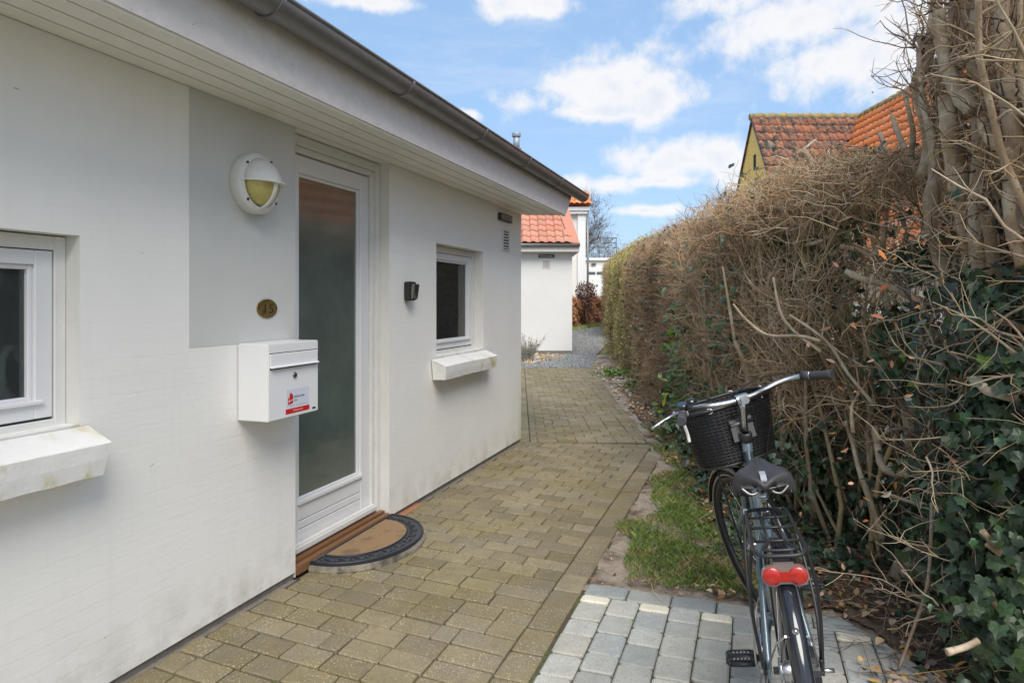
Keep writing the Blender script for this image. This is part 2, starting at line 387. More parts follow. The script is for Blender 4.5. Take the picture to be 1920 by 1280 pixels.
M_tile_or = mat('clay_tile_orange', (.72, .23, .075), .75, island=.10, var=.12, vscale=9)
M_vergecap = mat('verge_cap', (.52, .225, .15), .7, var=.06)
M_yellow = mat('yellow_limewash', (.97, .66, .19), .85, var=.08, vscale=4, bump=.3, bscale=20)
M_creamw = mat('cream_wall', (.74, .68, .53), .85, var=.08, vscale=3, bump=.3, bscale=14)
M_ridge = mat('ridge_mortar', (.26, .22, .14), .9, var=.4, vscale=9, color2=(.40, .30, .08), c2scale=7)
M_lead = mat('lead_flashing', (.26, .27, .28), .6, var=.15)
M_greywhite = mat('stucco_white', (.78, .76, .72), .8, var=.04)
M_brightwhite = mat('stucco_bright', (.82, .83, .83), .8)
M_rail = mat('iron_railing', (.10, .11, .125), .5)
M_bluepipe = mat('flue_metal', (.30, .36, .41), .5, metal=.3, var=.2, vscale=8)
M_brickch = mat('chimney_brick', (.30, .16, .11), .9, var=.3, vscale=9)
M_bark = mat('pale_bark', (.38, .285, .185), .85, var=.25, vscale=26, bump=.8, bscale=70, island=.20, color2=(.54, .46, .34), c2scale=9, stretch=(1, 1, .8), speck=(.20, .14, .09), speckscale=60, speckamt=.66)
M_barkgreen = mat('greenish_bark', (.44, .35, .20), .85, var=.2, vscale=26, island=.22)
M_bark_dark = mat('dark_bark', (.12, .085, .065), .9, island=.35)
M_twig = mat('brown_twig', (.46, .29, .165), .85, island=.45)
M_twig_pale = mat('pale_twig', (.50, .385, .245), .85, island=.35)
M_twig_g = mat('greenish_twig', (.40, .33, .17), .85, island=.4)
M_core = mat('hedge_gap_shade', (.055, .042, .028), 1.0, var=.5, vscale=25, bump=1, bscale=40, bdist=.05)  # shade between the twigs put into the colour of the inner mass
M_ivy = mat('ivy_leaf', (.036, .068, .030), .42, island=.5, spec=.5, color2=(.065, .10, .05), c2scale=120, c2lo=.52, c2hi=.6)
M_ivyg = mat('ivy_leaf_light', (.075, .13, .035), .45, island=.45)
M_greyleaf = mat('grey_leaf', (.17, .175, .14), .7, island=.3)
M_laurel = mat('laurel_leaf', (.05, .12, .03), .35, island=.4, color2=(.22, .27, .04), c2scale=5, c2lo=.5, c2hi=.65)
M_yleaf = mat('yellow_green_leaf', (.58, .52, .13), .7, island=.45)
M_beech = mat('dead_beech_leaf', (.52, .25, .125), .8, island=.45)
M_litter = mat('brown_litter', (.42, .265, .14), .85, island=.55)
M_grass = mat('grass_blade', (.19, .27, .065), .6, island=.5, color2=(.40, .34, .15), c2scale=5, c2lo=.46, c2hi=.68)
M_fence = mat('mossy_board', (.31, .31, .11), .9, var=.3, vscale=20, bump=.5, bscale=60, island=.2, color2=(.20, .19, .09), c2scale=3)
M_picket = mat('picket_grey', (.50, .53, .58), .7)
M_frameblue = mat('bike_blue_grey', (.15, .20, .235), .25, metal=.45, coat=.6, var=.05)
M_fender = mat('gloss_black', (.012, .013, .018), .14, coat=.8, var=.1)
M_tyre = mat('tyre_rubber', (.02, .02, .02), .75, var=.2)
M_reflexband = mat('tyre_reflex_band', (.34, .33, .30), .5)
M_wicker = mat('black_wicker', (.014, .013, .013), .38, island=.35)
M_redlens = mat('red_lens', (.42, .012, .006), .12, coat=1.0, var=.3, vscale=170, bump=.5, bscale=160)
M_clear = mat('clear_rim', (.20, .15, .14), .15, coat=1)
M_grip = mat('grip_rubber', (.055, .055, .06), .6, bump=.3, bscale=200)
M_saddle = mat('saddle_vinyl', (.035, .035, .037), .5, bump=.3, bscale=220)
M_silverstrip = mat('silver_strip', (.50, .50, .50), .4, metal=.4)
M_sandpedal = mat('rusty_steel', (.22, .13, .08), .7, var=.4, vscale=60)
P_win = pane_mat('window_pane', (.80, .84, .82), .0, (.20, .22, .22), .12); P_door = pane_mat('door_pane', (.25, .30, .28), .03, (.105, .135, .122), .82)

# ------------------------------------------------------------------ ground (the setting)
def gz(y): return 0.0 if y < 18.5 else min(.05*(y-18.5), .875)
mb = MB()
ys = [-30, 18.5, 22, 26, 30, 36, 60, 900]; xs = [-900, -60, 0, 60, 900]
for y in ys:
    for x in xs: mb.v.append((x, y, gz(y) - .045))
for i in range(len(ys)-1):
    for j in range(len(xs)-1):
        a = i*len(xs)+j; mb.f.append((a, a+1, a+len(xs)+1, a+len(xs))); mb.sm.append(False)
tag(mb.build('ground', M_lawn), kind='structure')

# house frame: x along the wall, y into the house, z up
HX, HYY = -1.1173, 3.5225
Uv = Vector((.331, .9436, 0)).normalized(); Nv = Vector((Uv.y, -Uv.x, 0))
HROT = math.atan2(Uv.y, Uv.x)
def hw(u, n, z=0.0): return Vector((HX, HYY, 0)) + Uv*u + Nv*n + Vector((0, 0, z))

# bed of sand under the pavers
def sheet(name, pts, z, m, **k):
    mb = MB(); mb.add([(x, y, z) for x, y in pts], [tuple(range(len(pts)))]); return tag(mb.build(name, m), kind='structure', **k)
outer = [hw(3.10, 1.435)[:2], (1.300, 6.22), (1.372, 6.86), (1.432, 7.77), (1.467, 8.57), (1.524, 10.27), (1.606, 11.88), (1.71, 14.35), (1.72, 14.85)]
sheet('joint_sand', [hw(-2.8, -.05)[:2], hw(-2.8, 2.9)[:2], hw(.44, 2.62)[:2], hw(.44, 1.44)[:2]] + outer + [(-.3, 14.85), (-.3, 7.2), hw(3.7, -.05)[:2]], -.013, M_sand)

# bumpy verge soil on the right
def bumpy(name, x0, x1, y0, y1, nx, ny, z, amp, m, inside=None):
    X, Yy = np.meshgrid(np.linspace(x0, x1, nx), np.linspace(y0, y1, ny))
    Z = z + amp*(np.sin(X*9.1+Yy*3.3)*np.cos(Yy*7.7-X*2)+rng.normal(size=X.shape)*.5)*.5
    V = np.stack([X, Yy, Z], -1).reshape(-1, 3)
    idx = np.arange(nx*ny).reshape(ny, nx)
    Fq = np.stack([idx[:-1, :-1], idx[:-1, 1:], idx[1:, 1:], idx[1:, :-1]], -1).reshape(-1, 4)
    if inside is not None:
        c = V[Fq].mean(1); Fq = Fq[inside(c[:, 0], c[:, 1])]
    return tag(np_mesh(name, V, Fq, m, smooth=True), kind='structure')
oy = np.array([p[1] for p in outer]); ox = np.array([p[0] for p in outer])
def edge_x(y):                       # right edge of the paving at a given y
    y = np.asarray(y, float)
    ne = HX + ((y-HYY) - (-Nv.y)*0)*0
    # wall-parallel outer edge for y<6.3
    t = (y - (HYY + Nv.y*1.435))/Uv.y
    xe = HX + Nv.x*1.435 + Uv.x*t
    return np.where(y < oy[0], xe, np.interp(y, oy, ox))
topedge = lambda x: 3.433 - (x-.372)*.30            # far edge of the grey paving
def in_soil(x, y):
    return (x > edge_x(y)-.07) & ((y > topedge(x)-.06) | (x > 1.40))
bumpy('verge_soil', .2, 6.0, -2, 18.5, 150, 420, -.017, .016, M_soil, in_soil)
bumpy('leaf_mould_bed', 1.25, 4.2, .2, 11.0, 100, 300, .004, .03, M_darksoil, lambda x, y: (x > np.where(y < 3.15, 2.37-.28*y+.03*np.sin(y*9), 1.32+.1*np.sin(y*1.3)+.35*np.clip((y-5.5)/3, 0, 1))))
# gravel path beyond the paving
mb = MB(); gpts = [(-.6, 14.85), (1.75, 14.85), (2.0, 16.5), (2.25, 18.5), (2.9, 22), (3.6, 26), (4.0, 30), (3.2, 33), (-3, 33), (2.3, 27), (2.1, 24), (1.65, 18.5), (-.6, 18.5)]
gl = [(-.6, 14.85), (-.6, 18.5), (1.4, 22), (1.9, 26), (2.4, 30)]; gr = [(1.75, 14.85), (2.3, 18.5), (3.15, 22), (3.7, 26), (4.2, 30)]
mb.add([(x, y, gz(y)-.004) for x, y in gl] + [(x, y, gz(y)-.004) for x, y in gr], [(i, i+5, i+6, i+1) for i in range(4)])
tag(mb.build('gravel_path', M_gravel), kind='structure')

# ------------------------------------------------------------------ pavers
def clip(poly, nx, ny, c):           # keep nx*x+ny*y<=c
    out = []; n = len(poly)
    for i in range(n):
        p, q = poly[i], poly[(i+1) % n]; dp = nx*p[0]+ny*p[1]-c; dq = nx*q[0]+ny*q[1]-c
        if dp <= 0: out.append(p)
        if (dp < 0) != (dq < 0) and abs(dp-dq) > 1e-9:
            t = dp/(dp-dq); out.append((p[0]+(q[0]-p[0])*t, p[1]+(q[1]-p[1])*t))
    return out
def area(p): return abs(sum(p[i][0]*p[(i+1) % len(p)][1]-p[(i+1) % len(p)][0]*p[i][1] for i in range(len(p))))/2
def nick(poly, c):
    out = []; n = len(poly)
    for i in range(n):
        p0, p1, p2 = (Vector(poly[(i+k) % n]) for k in (-1, 0, 1))
        a, b = p0-p1, p2-p1
        ca, cb = random.uniform(.75, 1.25)*c, random.uniform(.75, 1.25)*c
        if a.length < 4*c or b.length < 4*c: out.append(tuple(p1)); continue
        out.append(tuple(p1+a.normalized()*ca)); out.append(tuple(p1+b.normalized()*cb))
    return out
def ccw(poly):
    n = len(poly); return poly if sum(poly[i][0]*poly[(i+1) % n][1]-poly[(i+1) % n][0]*poly[i][1] for i in range(n)) > 0 else poly[::-1]
def slab_mesh(poly, gap, bev, th, dz=0, tilt=(0, 0)):
    """paver with chamfered top edge from a polygon; returns verts, faces centred on its centroid"""
    n = len(poly); cx = sum(p[0] for p in poly)/n; cy = sum(p[1] for p in poly)/n
    def inset(d):
        r = []
        for i in range(n):
            p0, p1, p2 = poly[i-1], poly[i], poly[(i+1) % n]
            a = Vector((p1[0]-p0[0], p1[1]-p0[1])); b = Vector((p2[0]-p1[0], p2[1]-p1[1]))
            if a.length < 1e-6 or b.length < 1e-6: r.append((p1[0]-cx, p1[1]-cy)); continue
            a.normalize(); b.normalize(); na = Vector((-a.y, a.x)); nb = Vector((-b.y, b.x))
            s = na+nb; den = 1+na.dot(nb); s = s/max(den, .35)
            r.append((p1[0]+s.x*d-cx, p1[1]+s.y*d-cy))
        return r
    if False and sum(poly[i][0]*poly[(i+1) % n][1]-poly[(i+1) % n][0]*poly[i][1] for i in range(n)) < 0: poly = poly[::-1]
    A = inset(gap); B = inset(gap+bev)
    zt = lambda x, y: dz+x*tilt[0]+y*tilt[1]
    vs = [(x, y, -th) for x, y in A] + [(x, y, zt(x, y)-bev*.8) for x, y in A] + [(x, y, zt(x, y)) for x, y in B]
    fs = [(i, (i+1) % n, n+(i+1) % n, n+i) for i in range(n)] + [(n+i, n+(i+1) % n, 2*n+(i+1) % n, 2*n+i) for i in range(n)] + [tuple(range(2*n, 3*n))]
    return (cx, cy), vs, fs
def lay(name, polys, m, parent, limit=300, gap=.0030, bev=.0052, th=.03, jit=.0024, mats=None, corner=.0085):
    polys = [(p, area(p), k) for k, p in enumerate(polys) if len(p) >= 3 and area(p) > .0012]
    def score(p):
        cx = sum(q[0] for q in p)/len(p); cy = sum(q[1] for q in p)/len(p)
        if cy < 1.2: return -1e3+cy
        px = 960+cx*F0/cy; py = HY+CH*F0/cy
        if px < -60 or px > 1980 or py > 1340: return -10-cy
        return 1/cy
    polys.sort(key=lambda t: -score(t[0])*1.0)
    rest = MB()
    for i, (p, a, k) in enumerate(polys):
        p2 = [(x+random.uniform(-.0012, .0012), y+random.uniform(-.0012, .0012)) for x, y in p]; p2 = nick(ccw(p2), corner)
        c, vs, fs = slab_mesh(p2, gap, bev, th, random.uniform(-jit, jit), (random.uniform(-.012, .012), random.uniform(-.012, .012)))
        if i < limit and score(p) > -5:
            b = MB(); b.add(vs, fs); o = b.build(name, mats[k] if mats else m, parent); o.location = (c[0], c[1], 0)
        else: rest.add([(x+c[0], y+c[1], z) for x, y, z in vs], fs)
    if rest.v: tag(rest.build(name + '_rest', m, parent), kind='stuff')

path = tag(empty('brick_path'), kind='structure')
BL, BW = .20, .126
polys = []
SK = -math.tan(math.radians(5.5))
u = -2.6; row = 0
while u < 4.1:                        # courses square to the wall
    off = (-.105 if row % 2 else 0.0) + random.uniform(-.012, .012); n = off-.06
    while n < 1.30:
        l = BL if random.random() > .05 else BL/2
        if 1.288-(n+l) < .075: l = 1.30-n
        n0, n1 = max(n, .012), min(n+l, 1.288)
        if n1-n0 > .03:
            q = [hw(u+n0*SK, n0), hw(u+n1*SK, n1), hw(u+BW+n1*SK, n1), hw(u+BW+n0*SK, n0)]
            q = [(p.x, p.y) for p in q]
            q = clip(clip(q, .09, 1, 6.93+.09*.15), 1, -.10, .69)
            if len(q) >= 3: polys.append(q)
        n += l
    u += BW+.0045; row += 1
u = -2.6
while u < 3.6:                         # edging course along the right side
    q = [hw(u, 1.290), hw(u, 1.432), hw(u+.205, 1.432), hw(u+.205, 1.290)]
    q = clip(clip([(p.x, p.y) for p in q], .09, 1, 6.93+.0135), 1, -.10, .69)
    if len(q) >= 3: polys.append(q)
    u += .207
y = 6.93; row = 0                      # second field, straight on past the corner
def lx(y): return .185+.011*(y-6.9)
while y < 14.58:
    x = lx(y) - (.105 if row % 2 else 0) - .02; y1 = min(y+.1355, 14.6)
    while x < 1.75:
        l = BL if random.random() > .1 else BL/2
        xr = float(edge_x(y+.07))
        x0 = max(x, lx(y)); x1 = min(x+l, xr)
        if x1-x0 > .03:
            q = [(x0, y), (x1, y), (x1+.002, y1), (x0+.002, y1)]
            q = clip(q, -.09, -1, -(6.935+.0135))
            if len(q) >= 3: polys.append(q)
        x += l
    y += .14; row += 1
y = 6.95
while y < 14.6:
    polys.append([(lx(y)-.145, y), (lx(y)-.004, y), (lx(y+.2)-.004, y+.205), (lx(y+.2)-.145, y+.205)])
    polys.append([(lx(y)-.36, y), (lx(y)-.152, y), (lx(y)-.152, y+.138), (lx(y)-.36, y+.138)]); y += .207
x = -.2
while x < 1.68:
    polys.append([(x, 14.61), (x+.14, 14.61), (x+.14+.02, 14.81), (x+.02, 14.81)]); x += .142
lay('brick', polys, M_brick, path)
# narrow clay strip beside the door, at the foot of the wall
b = MB(); b.box(1.0, 1.36, -.045, .008, -.02, .004); t_ = b.build('clay_edging', M_terracotta_strip, path); t_.location = (HX, HYY, 0); t_.rotation_euler = (0, 0, HROT)

pav = tag(empty('grey_paving'), kind='structure')
polys = []; pm = []
n = 1.445; u0 = .435
while n < 2.75:                         # top row, stretchers along the far edge
    polys.append([hw(u0-.135, n)[:2], hw(u0-.135, n+.205)[:2], hw(u0, n+.205)[:2], hw(u0, n)[:2]]); pm.append(M_paver); n += .207
n = 1.445; c = 0
while n < 2.9:
    u = u0-.138
    if c % 2 == 0: l = .075; polys.append([hw(u-l, n)[:2], hw(u-l, n+.138)[:2], hw(u, n+.138)[:2], hw(u, n)[:2]]); pm.append(M_cream); u -= l+.004
    while u > -2.6:
        l = random.choice([.172, .172, .178, .166, .142]) if u < .2 or c % 2 else .172
        polys.append([hw(u-l, n)[:2], hw(u-l, n+.138)[:2], hw(u, n+.138)[:2], hw(u, n)[:2]]); pm.append(M_paver); u -= l+.004
    n += .1395; c += 1
def cut_right(p):
    p = clip(p, 1, .28, 2.35)
    return clip(p, 1, -.12, 1.36+.0) if False else p
pp = [cut_right([tuple(q) for q in p]) for p in polys]
lay('paver', pp, M_paver, pav, bev=.007, gap=.0024, jit=.003, corner=.0125, mats=pm)

# ------------------------------------------------------------------ the white house
house = tag(empty('white_house', (HX, HYY, 0), HROT), 'long white painted brick house with glazed front door, left of the brick path', 'house')
UE, UL, TH, ZT = 3.655, -6.0, .30, 2.32
W1 = (-2.15, -1.199, .945, 1.652); W2 = (1.668, 2.612, .97, 1.862); DR = (0.0, .968, -.02, ZT)
ZB = .028
mb = MB()
def wbox(u0, u1, z0, z1): mb.box(u0, u1, 0, TH, z0, z1)
xs_ = [UL, W1[0], W1[1], DR[0], DR[1], W2[0], W2[1], UE]
def panel_wall(mb):
    # grid faces of the front with real openings, subdivided so the wall edge can wave a little
    wbox(UL, W1[0], ZB, ZT); wbox(W1[0], W1[1], ZB, W1[2]); wbox(W1[0], W1[1], W1[3], ZT); wbox(W1[1], DR[0], ZB, ZT)
    wbox(DR[1], W2[0], ZB, ZT); wbox(W2[0], W2[1], ZB, W2[2]); wbox(W2[0], W2[1], W2[3], ZT); wbox(W2[1], UE, ZB, ZT)
# one bmesh wall: slab cut by booleans would be heavy; build front skin, reveals and ends explicitly
def wall_skin():
    mb = MB(); X = [UL, -4, W1[0], W1[1], DR[0], DR[1], W2[0], W2[1], UE]; Z = [ZB, W2[2]*0+.945, .97, 1.652, 1.862, ZT]
    def solid(i, j):
        a, b = X[i], X[i+1]; c, d = Z[j], Z[j+1]; mx, mz = (a+b)/2, (c+d)/2
        for (p, q, r, s) in (W1, W2, DR):
            if p < mx < q and r < mz < s: return False
        return True
    for j in range(len(Z)-1):
        for i in range(len(X)-1):
            if not solid(i, j): continue
            a, b, c, d = X[i], X[i+1], Z[j], Z[j+1]
            mb.add([(a, 0, c), (b, 0, c), (b, 0, d), (a, 0, d)], [(0, 1, 2, 3)])
            mb.add([(a, TH, c), (b, TH, c), (b, TH, d), (a, TH, d)], [(3, 2, 1, 0)])
    return mb
mb = wall_skin()
# far end, foot and top of the wall
mb.add([(UE, 0, ZB), (UE, TH, ZB), (UE, TH, ZT), (UE, 0, ZT)], [(0, 1, 2, 3)])
mb.add([(UL, 0, ZB), (DR[0], 0, ZB), (DR[0], TH, ZB), (UL, TH, ZB)], [(3, 2, 1, 0)]); mb.add([(DR[1], 0, ZB), (UE, 0, ZB), (UE, TH, ZB), (DR[1], TH, ZB)], [(3, 2, 1, 0)])
mb.add([(UL, 0, ZT), (UE, 0, ZT), (UE, TH, ZT), (UL, TH, ZT)], [(0, 1, 2, 3)])
wall_o = mb.build('wall', M_wall, house)
mb = MB()                                                  # reveals of the openings
for (a, b, c, d) in (W1, W2):
    mb.add([(a, 0, c), (a, TH, c), (a, TH, d), (a, 0, d)], [(3, 2, 1, 0)]); mb.add([(b, 0, c), (b, TH, c), (b, TH, d), (b, 0, d)], [(0, 1, 2, 3)])
    mb.add([(a, 0, d), (b, 0, d), (b, TH, d), (a, TH, d)], [(0, 1, 2, 3)]); mb.add([(a, 0, c), (b, 0, c), (b, TH, c), (a, TH, c)], [(3, 2, 1, 0)])
a, b = DR[0], DR[1]
mb.add([(a, 0, 0), (a, TH, 0), (a, TH, ZT), (a, 0, ZT)], [(3, 2, 1, 0)]); mb.add([(b, 0, 0), (b, TH, 0), (b, TH, ZT), (b, 0, ZT)], [(0, 1, 2, 3)])
mb.build('reveal', M_reveal, house)
mb = MB(); mb.box(UE-.30, UE-.002, TH, 6.2, ZB, 2.75); mb.build('gable_wall', M_wall, house)      # end wall, runs away from the path
mb = MB(); mb.box(UL, DR[0]-.0, .012, TH, -.06, ZB-.001); mb.box(DR[1], UE-.008, .012, 6.2, -.06, ZB-.001); mb.build('plinth', M_plinth, house)
# loose joint strip in front of the plinth
for a_, b_ in ((-2.6, -.02), (1.37, 3.62)): mb = MB(); mb.box(a_, b_, -.019, .010, -.03, -.0055); mb.build("foot_strip", M_plinth, house)
# grey painted field left of the door (a skin of paint, 1.5 mm)
mb = MB(); mb.box(-.708, -.002, -.0016, 0, 1.228, ZT); mb.build('grey_paint_field', M_patch, house)
# room behind
mb = MB(); mb.box(UL, UE-.31, TH+3.0, TH+3.1, -.1, 2.5); mb.box(UL, UE-.31, TH, TH+3.0, 2.42, 2.46)
mb.box(-.95, -.85, TH+.01, TH+3, -.1, 2.42); mb.box(1.25, 1.33, TH+.01, TH+3, -.1, 2.42); mb.box(UL, UL+.1, 0, TH+3, -.1, 2.42); mb.box(UE-.4, UE-.301, TH, TH+3.1, -.1, 2.42)
mb.build('inner_walls', M_inside, house)
mb = MB(); mb.box(UL, UE-.31, TH+.0, TH+3.0, -.06, -.02); mb.build('inner_floor', M_floor_in, house)
# soffit boards, end cut slanting at the far corner
def soff_end(n): return 3.77+.5*n
w = .375/4.0
for k in range(4):
    n0, n1 = k*w+.002, (k+1)*w-.003
    mb = MB(); zz = ZT+.001+k*.0015
    P = [(UL, -n0), (soff_end(n0), -n0), (soff_end(n1), -n1), (UL, -n1)]
    mb.prism(P, zz, zz+.02); mb.build('soffit_board', M_soffit, house)
mb = MB(); mb.prism([(UL, 0), (3.77, 0), (3.96, -.376), (UL, -.376)], ZT+.0275, ZT+.035); mb.build('soffit_backing', M_dark, house)
mb = MB(); mb.box(UL, 3.955, -.385, -.364, ZT-.006, ZT+.012); mb.build('soffit_edge_bead', M_soffit, house)
# fascia with mitred end
mb = MB(); zf0, zf1 = ZT+.004, 2.63
mb.add([(UL, -.372, zf0), (3.945, -.372, zf0), (4.27, -.372, zf1), (UL, -.372, zf1), (UL, -.395, zf0), (3.945, -.395, zf0), (4.27, -.395, zf1), (UL, -.395, zf1)],
       [(0, 1, 2, 3), (7, 6, 5, 4), (4, 5, 1, 0), (5, 6, 2, 1), (6, 7, 3, 2), (7, 4, 0, 3)])
mb.build('fascia', M_fascia, house)
mb = MB(); mb.add([(3.945, -.37, zf0), (3.77, .0, zf0), (3.77, 0, zf1), (4.27, -.37, zf1), (3.92, -.36, zf0), (3.75, .01, zf0), (3.75, .01, zf1), (4.24, -.36, zf1)],
       [(0, 1, 2, 3), (7, 6, 5, 4), (0, 3, 7, 4), (1, 5, 6, 2), (0, 4, 5, 1), (3, 2, 6, 7)]); mb.build('end_fascia', M_fascia, house)
# half round zinc gutter
gut = empty('gutter', parent=house)
def gut_profile(r): return [(math.cos(a)*r, math.sin(a)*r) for a in [math.pi+math.pi*i/14 for i in range(15)]]
GN, GZ, GR = -.468, 2.585, .068
def gsec(u0, u1, r, name='channel'):
    mb = MB(); pr = gut_profile(r); pi = gut_profile(r-.003)
    full = pr + pi[::-1]; n = len(full)
    vs = [(u0, GN+y, GZ+z) for y, z in full] + [(u1, GN+y, GZ+z) for y, z in full]
    fs = [(i, (i+1) % n, n+(i+1) % n, n+i) for i in range(n)]
    mb.add(vs, fs, True); mb.add(vs, [tuple(range(n)), tuple(range(n, 2*n))[::-1]])
    return mb.build(name, M_zinc, gut)
js = [-5.9, -4.85, -3.85, -2.85, -1.82, -.79, .27, 1.33, 2.30, 3.30, 4.40]
for i in range(len(js)-1):
    gsec(js[i], js[i+1], GR+(.0 if i % 1 == 0 else 0))
for j in js[1:-1]:
    mb = MB(); pr = gut_profile(GR+.006)
    for du, r1 in ((0, GR+.007),):
        pr = gut_profile(r1); pi = gut_profile(GR+.0005); full = pr+pi[::-1]; n = len(full)
        vs = [(j-.006, GN+y, GZ+z) for y, z in full] + [(j+.016, GN+y, GZ+z) for y, z in full]
        mb.add(vs, [(i, (i+1) % n, n+(i+1) % n, n+i) for i in range(n)], True); mb.add(vs, [tuple(range(n))[::-1], tuple(range(n, 2*n))])
    mb.box(j-.008, j+.012, GN+GR-.01, -.396, GZ-.03, GZ-.005)
    mb.build('bracket', M_zinc, gut)
mb = MB(); mb.tube([(-5.9, GN-GR, GZ+.004), (4.40, GN-GR, GZ+.004)], .0085, 10); mb.build('rolled_rim', M_zinc, gut)
mb = MB(); pr = gut_profile(GR-.001); n = len(pr); mb.add([(4.394, GN+y, GZ+z) for y, z in pr]+[(4.400, GN+y, GZ+z) for y, z in pr], [tuple(range(n))[::-1], tuple(range(n, 2*n))]); mb.build('end_cap', M_zinc, gut)
# roof
mb = MB()
def rz_(y): return 2.64+(y+.40)*.50
P = [(-.42, rz_(-.42)), (2.9, rz_(2.9)), (6.3, 2.75), (6.3, 2.65), (2.9, rz_(2.9)-.1), (-.42, rz_(-.42)-.03)]
vs = [(UL, y, z) for y, z in P]+[(4.2 if y < 0 else 3.75, y, z) for y, z in P]; n = len(P)
mb.add(vs, [tuple(range(n)), tuple(range(n, 2*n))[::-1]]+[(i, n+i, n+(i+1) % n, (i+1) % n) for i in range(n)]); mb.build('roof', M_rooffelt, house)

def frame4(mb, a, b, c, d, wid, y0, y1, bot=None, top=None, bev=.003):
    bot = wid if bot is None else bot; top = wid if top is None else top
    mb.cbox(a, a+wid, y0, y1, c, d, bev); mb.cbox(b-wid, b, y0, y1, c, d, bev)
    mb.cbox(a+wid-.0005, b-wid+.0005, y0+.0008, y1-.001, c, c+bot, bev); mb.cbox(a+wid-.0005, b-wid+.0005, y0+.0008, y1-.001, d-top, d, bev)
def window(W, dy, label=None):
    a, b, c, d = W; win = empty('window', parent=house)
    if label: win['label'] = label
    mb = MB(); frame4(mb, a+.001, b-.001, c+.03, d-.004, .042, dy, dy+.11, .040, .048); mb.build('frame', M_frame_d, win)
    mb = MB(); frame4(mb, a+.046, b-.046, c+.078, d-.056, .062, dy+.006, dy+.06, .060, .050); mb.build('sash', M_frame, win)
    mb = MB(); frame4(mb, a+.108, b-.108, c+.138, d-.106, .016, dy+.018, dy+.05, .016); mb.build('glazing_bead', M_frame, win)
    mb = MB(); mb.cbox(a+.10, b-.085, dy-.008, dy+.02, c+.128, c+.142, .003); mb.build('drip_bar', M_frame, win)
    mb = MB(); mb.box(a+.05, b-.05, dy+.012, dy+.06, c+.0705, c+.0775); mb.box(a+.0425, a+.0465, dy+.012, dy+.06, c+.08, d-.056); mb.box(b-.0465, b-.0425, dy+.012, dy+.06, c+.08, d-.056); mb.build('sash_gap', M_dark, win)
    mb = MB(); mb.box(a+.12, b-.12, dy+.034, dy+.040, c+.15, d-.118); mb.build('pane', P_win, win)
    mb = MB(); mb.box(a+.002, b-.002, dy+.11, .62, c-.03, c+.035); mb.build('inner_ledge', M_frame, win)
    return win
window(W1, .064); window(W2, .085)
def sill(u0, u1, zt, zb, n1, zw, tb):
    mb = MB(); nu = 46; ph_ = random.uniform(0, 6); rows = [(0.005, zw), (n1*.5, zt+(zw-zt)*.5), (n1-.003, zt+.001), (n1, zt-.003), (n1-.004, (zt+zb)/2), (n1-.012, zb), (0.005, zb-.004)]
    vs = []
    for i in range(nu+1):
        for k, (nn, z) in enumerate(rows):
            ins = tb*(zt-z)/(zt-zb) if z < zt else 0
            uu = u0+ins+(u1-u0-2*ins)*i/nu
            j = .0010*math.sin(uu*9+ph_)+.0004*math.sin(uu*41+k*2)
            vs.append((uu, -(nn+j), z+.0012*math.sin(uu*8+ph_*2)+(.0012*math.sin(uu*37+k) if k > 3 else 0)))
    m = len(rows); fs = [(i*m+k, (i+1)*m+k, (i+1)*m+k+1, i*m+k+1) for i in range(nu) for k in range(m-1)]
    fs += [tuple(range(m))[::-1], tuple(nu*m+k for k in range(m))]
    mb.add(vs, fs); return mb.build('window_sill', M_sillw, house)
sill(-2.20, -1.17, .935, .825, .115, .985, .022)
for a_ in ((W1[0]+.002, W1[1]-.002, 0, .075, .93, .992), (W2[0]+.002, W2[1]-.002, 0, .095, .96, 1.012)): mb = MB(); mb.box(*a_); mb.build("sill_bed", M_sillw, house)
sill(1.575, 2.655, .953, .850, .12, .998, .022)

# door
door = empty('door', parent=house)
mb = MB(); mb.cbox(.001, .040, .066, .20, .03, 2.315, .003); mb.cbox(.928, .967, .066, .20, .03, 2.315, .003); mb.cbox(.0405, .9275, .068, .20, 2.262, 2.315, .003); mb.build('frame', M_frame_d, door)
mb = MB(); mb.cbox(.041, .070, .085, .19, .03, 2.26, .003); mb.cbox(.893, .9275, .085, .19, .03, 2.26, .003); mb.cbox(.0705, .8925, .087, .19, 2.228, 2.261, .003); mb.build('inner_frame', M_frame_d, door)
LY = .108
mb = MB(); mb.cbox(.074, .170, LY, LY+.055, .085, 2.222, .003); mb.cbox(.795, .889, LY, LY+.055, .085, 2.222, .003)
mb.cbox(.1705, .7945, LY+.001, LY+.054, 2.125, 2.2215, .003)
for (z0, z1) in ((.0855, .176), (.1805, .2215), (.226, .312)): mb.cbox(.1705, .7945, LY+.001, LY+.05, z0, z1, .003)
leaf = mb.build('door_leaf', M_frame, door)
mb = MB(); mb.box(.172, .793, LY+.012, LY+.04, .09, .32); mb.build('groove_back', M_frame, leaf)
mb = MB(); mb.cbox(.160, .805, LY-.014, LY+.02, .3125, .338, .005); mb.build('glazing_ledge', M_frame, leaf)
mb = MB(); frame4(mb, .171, .794, .3385, 2.1245, .018, LY+.010, LY+.045, .010, .018); mb.build('glazing_bead', M_frame, leaf)
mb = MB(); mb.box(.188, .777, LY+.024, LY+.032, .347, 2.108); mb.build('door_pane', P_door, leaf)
mb = MB(); mb.cbox(.073, .915, LY-.050, LY+.0, .074, .118, .010); mb.build('weather_bar', M_frame_d, leaf)
mb = MB(); mb.box(.041, .93, LY+.0555, LY+.06, .05, .0845); mb.build('door_shadow_gap', M_dark, door)
mb = MB(); mb.cbox(.002, .966, -.012, .19, .006, .052, .006); mb.cbox(.002, .966, .03, .19, .0525, .066, .004); mb.build('threshold', M_wood, door)

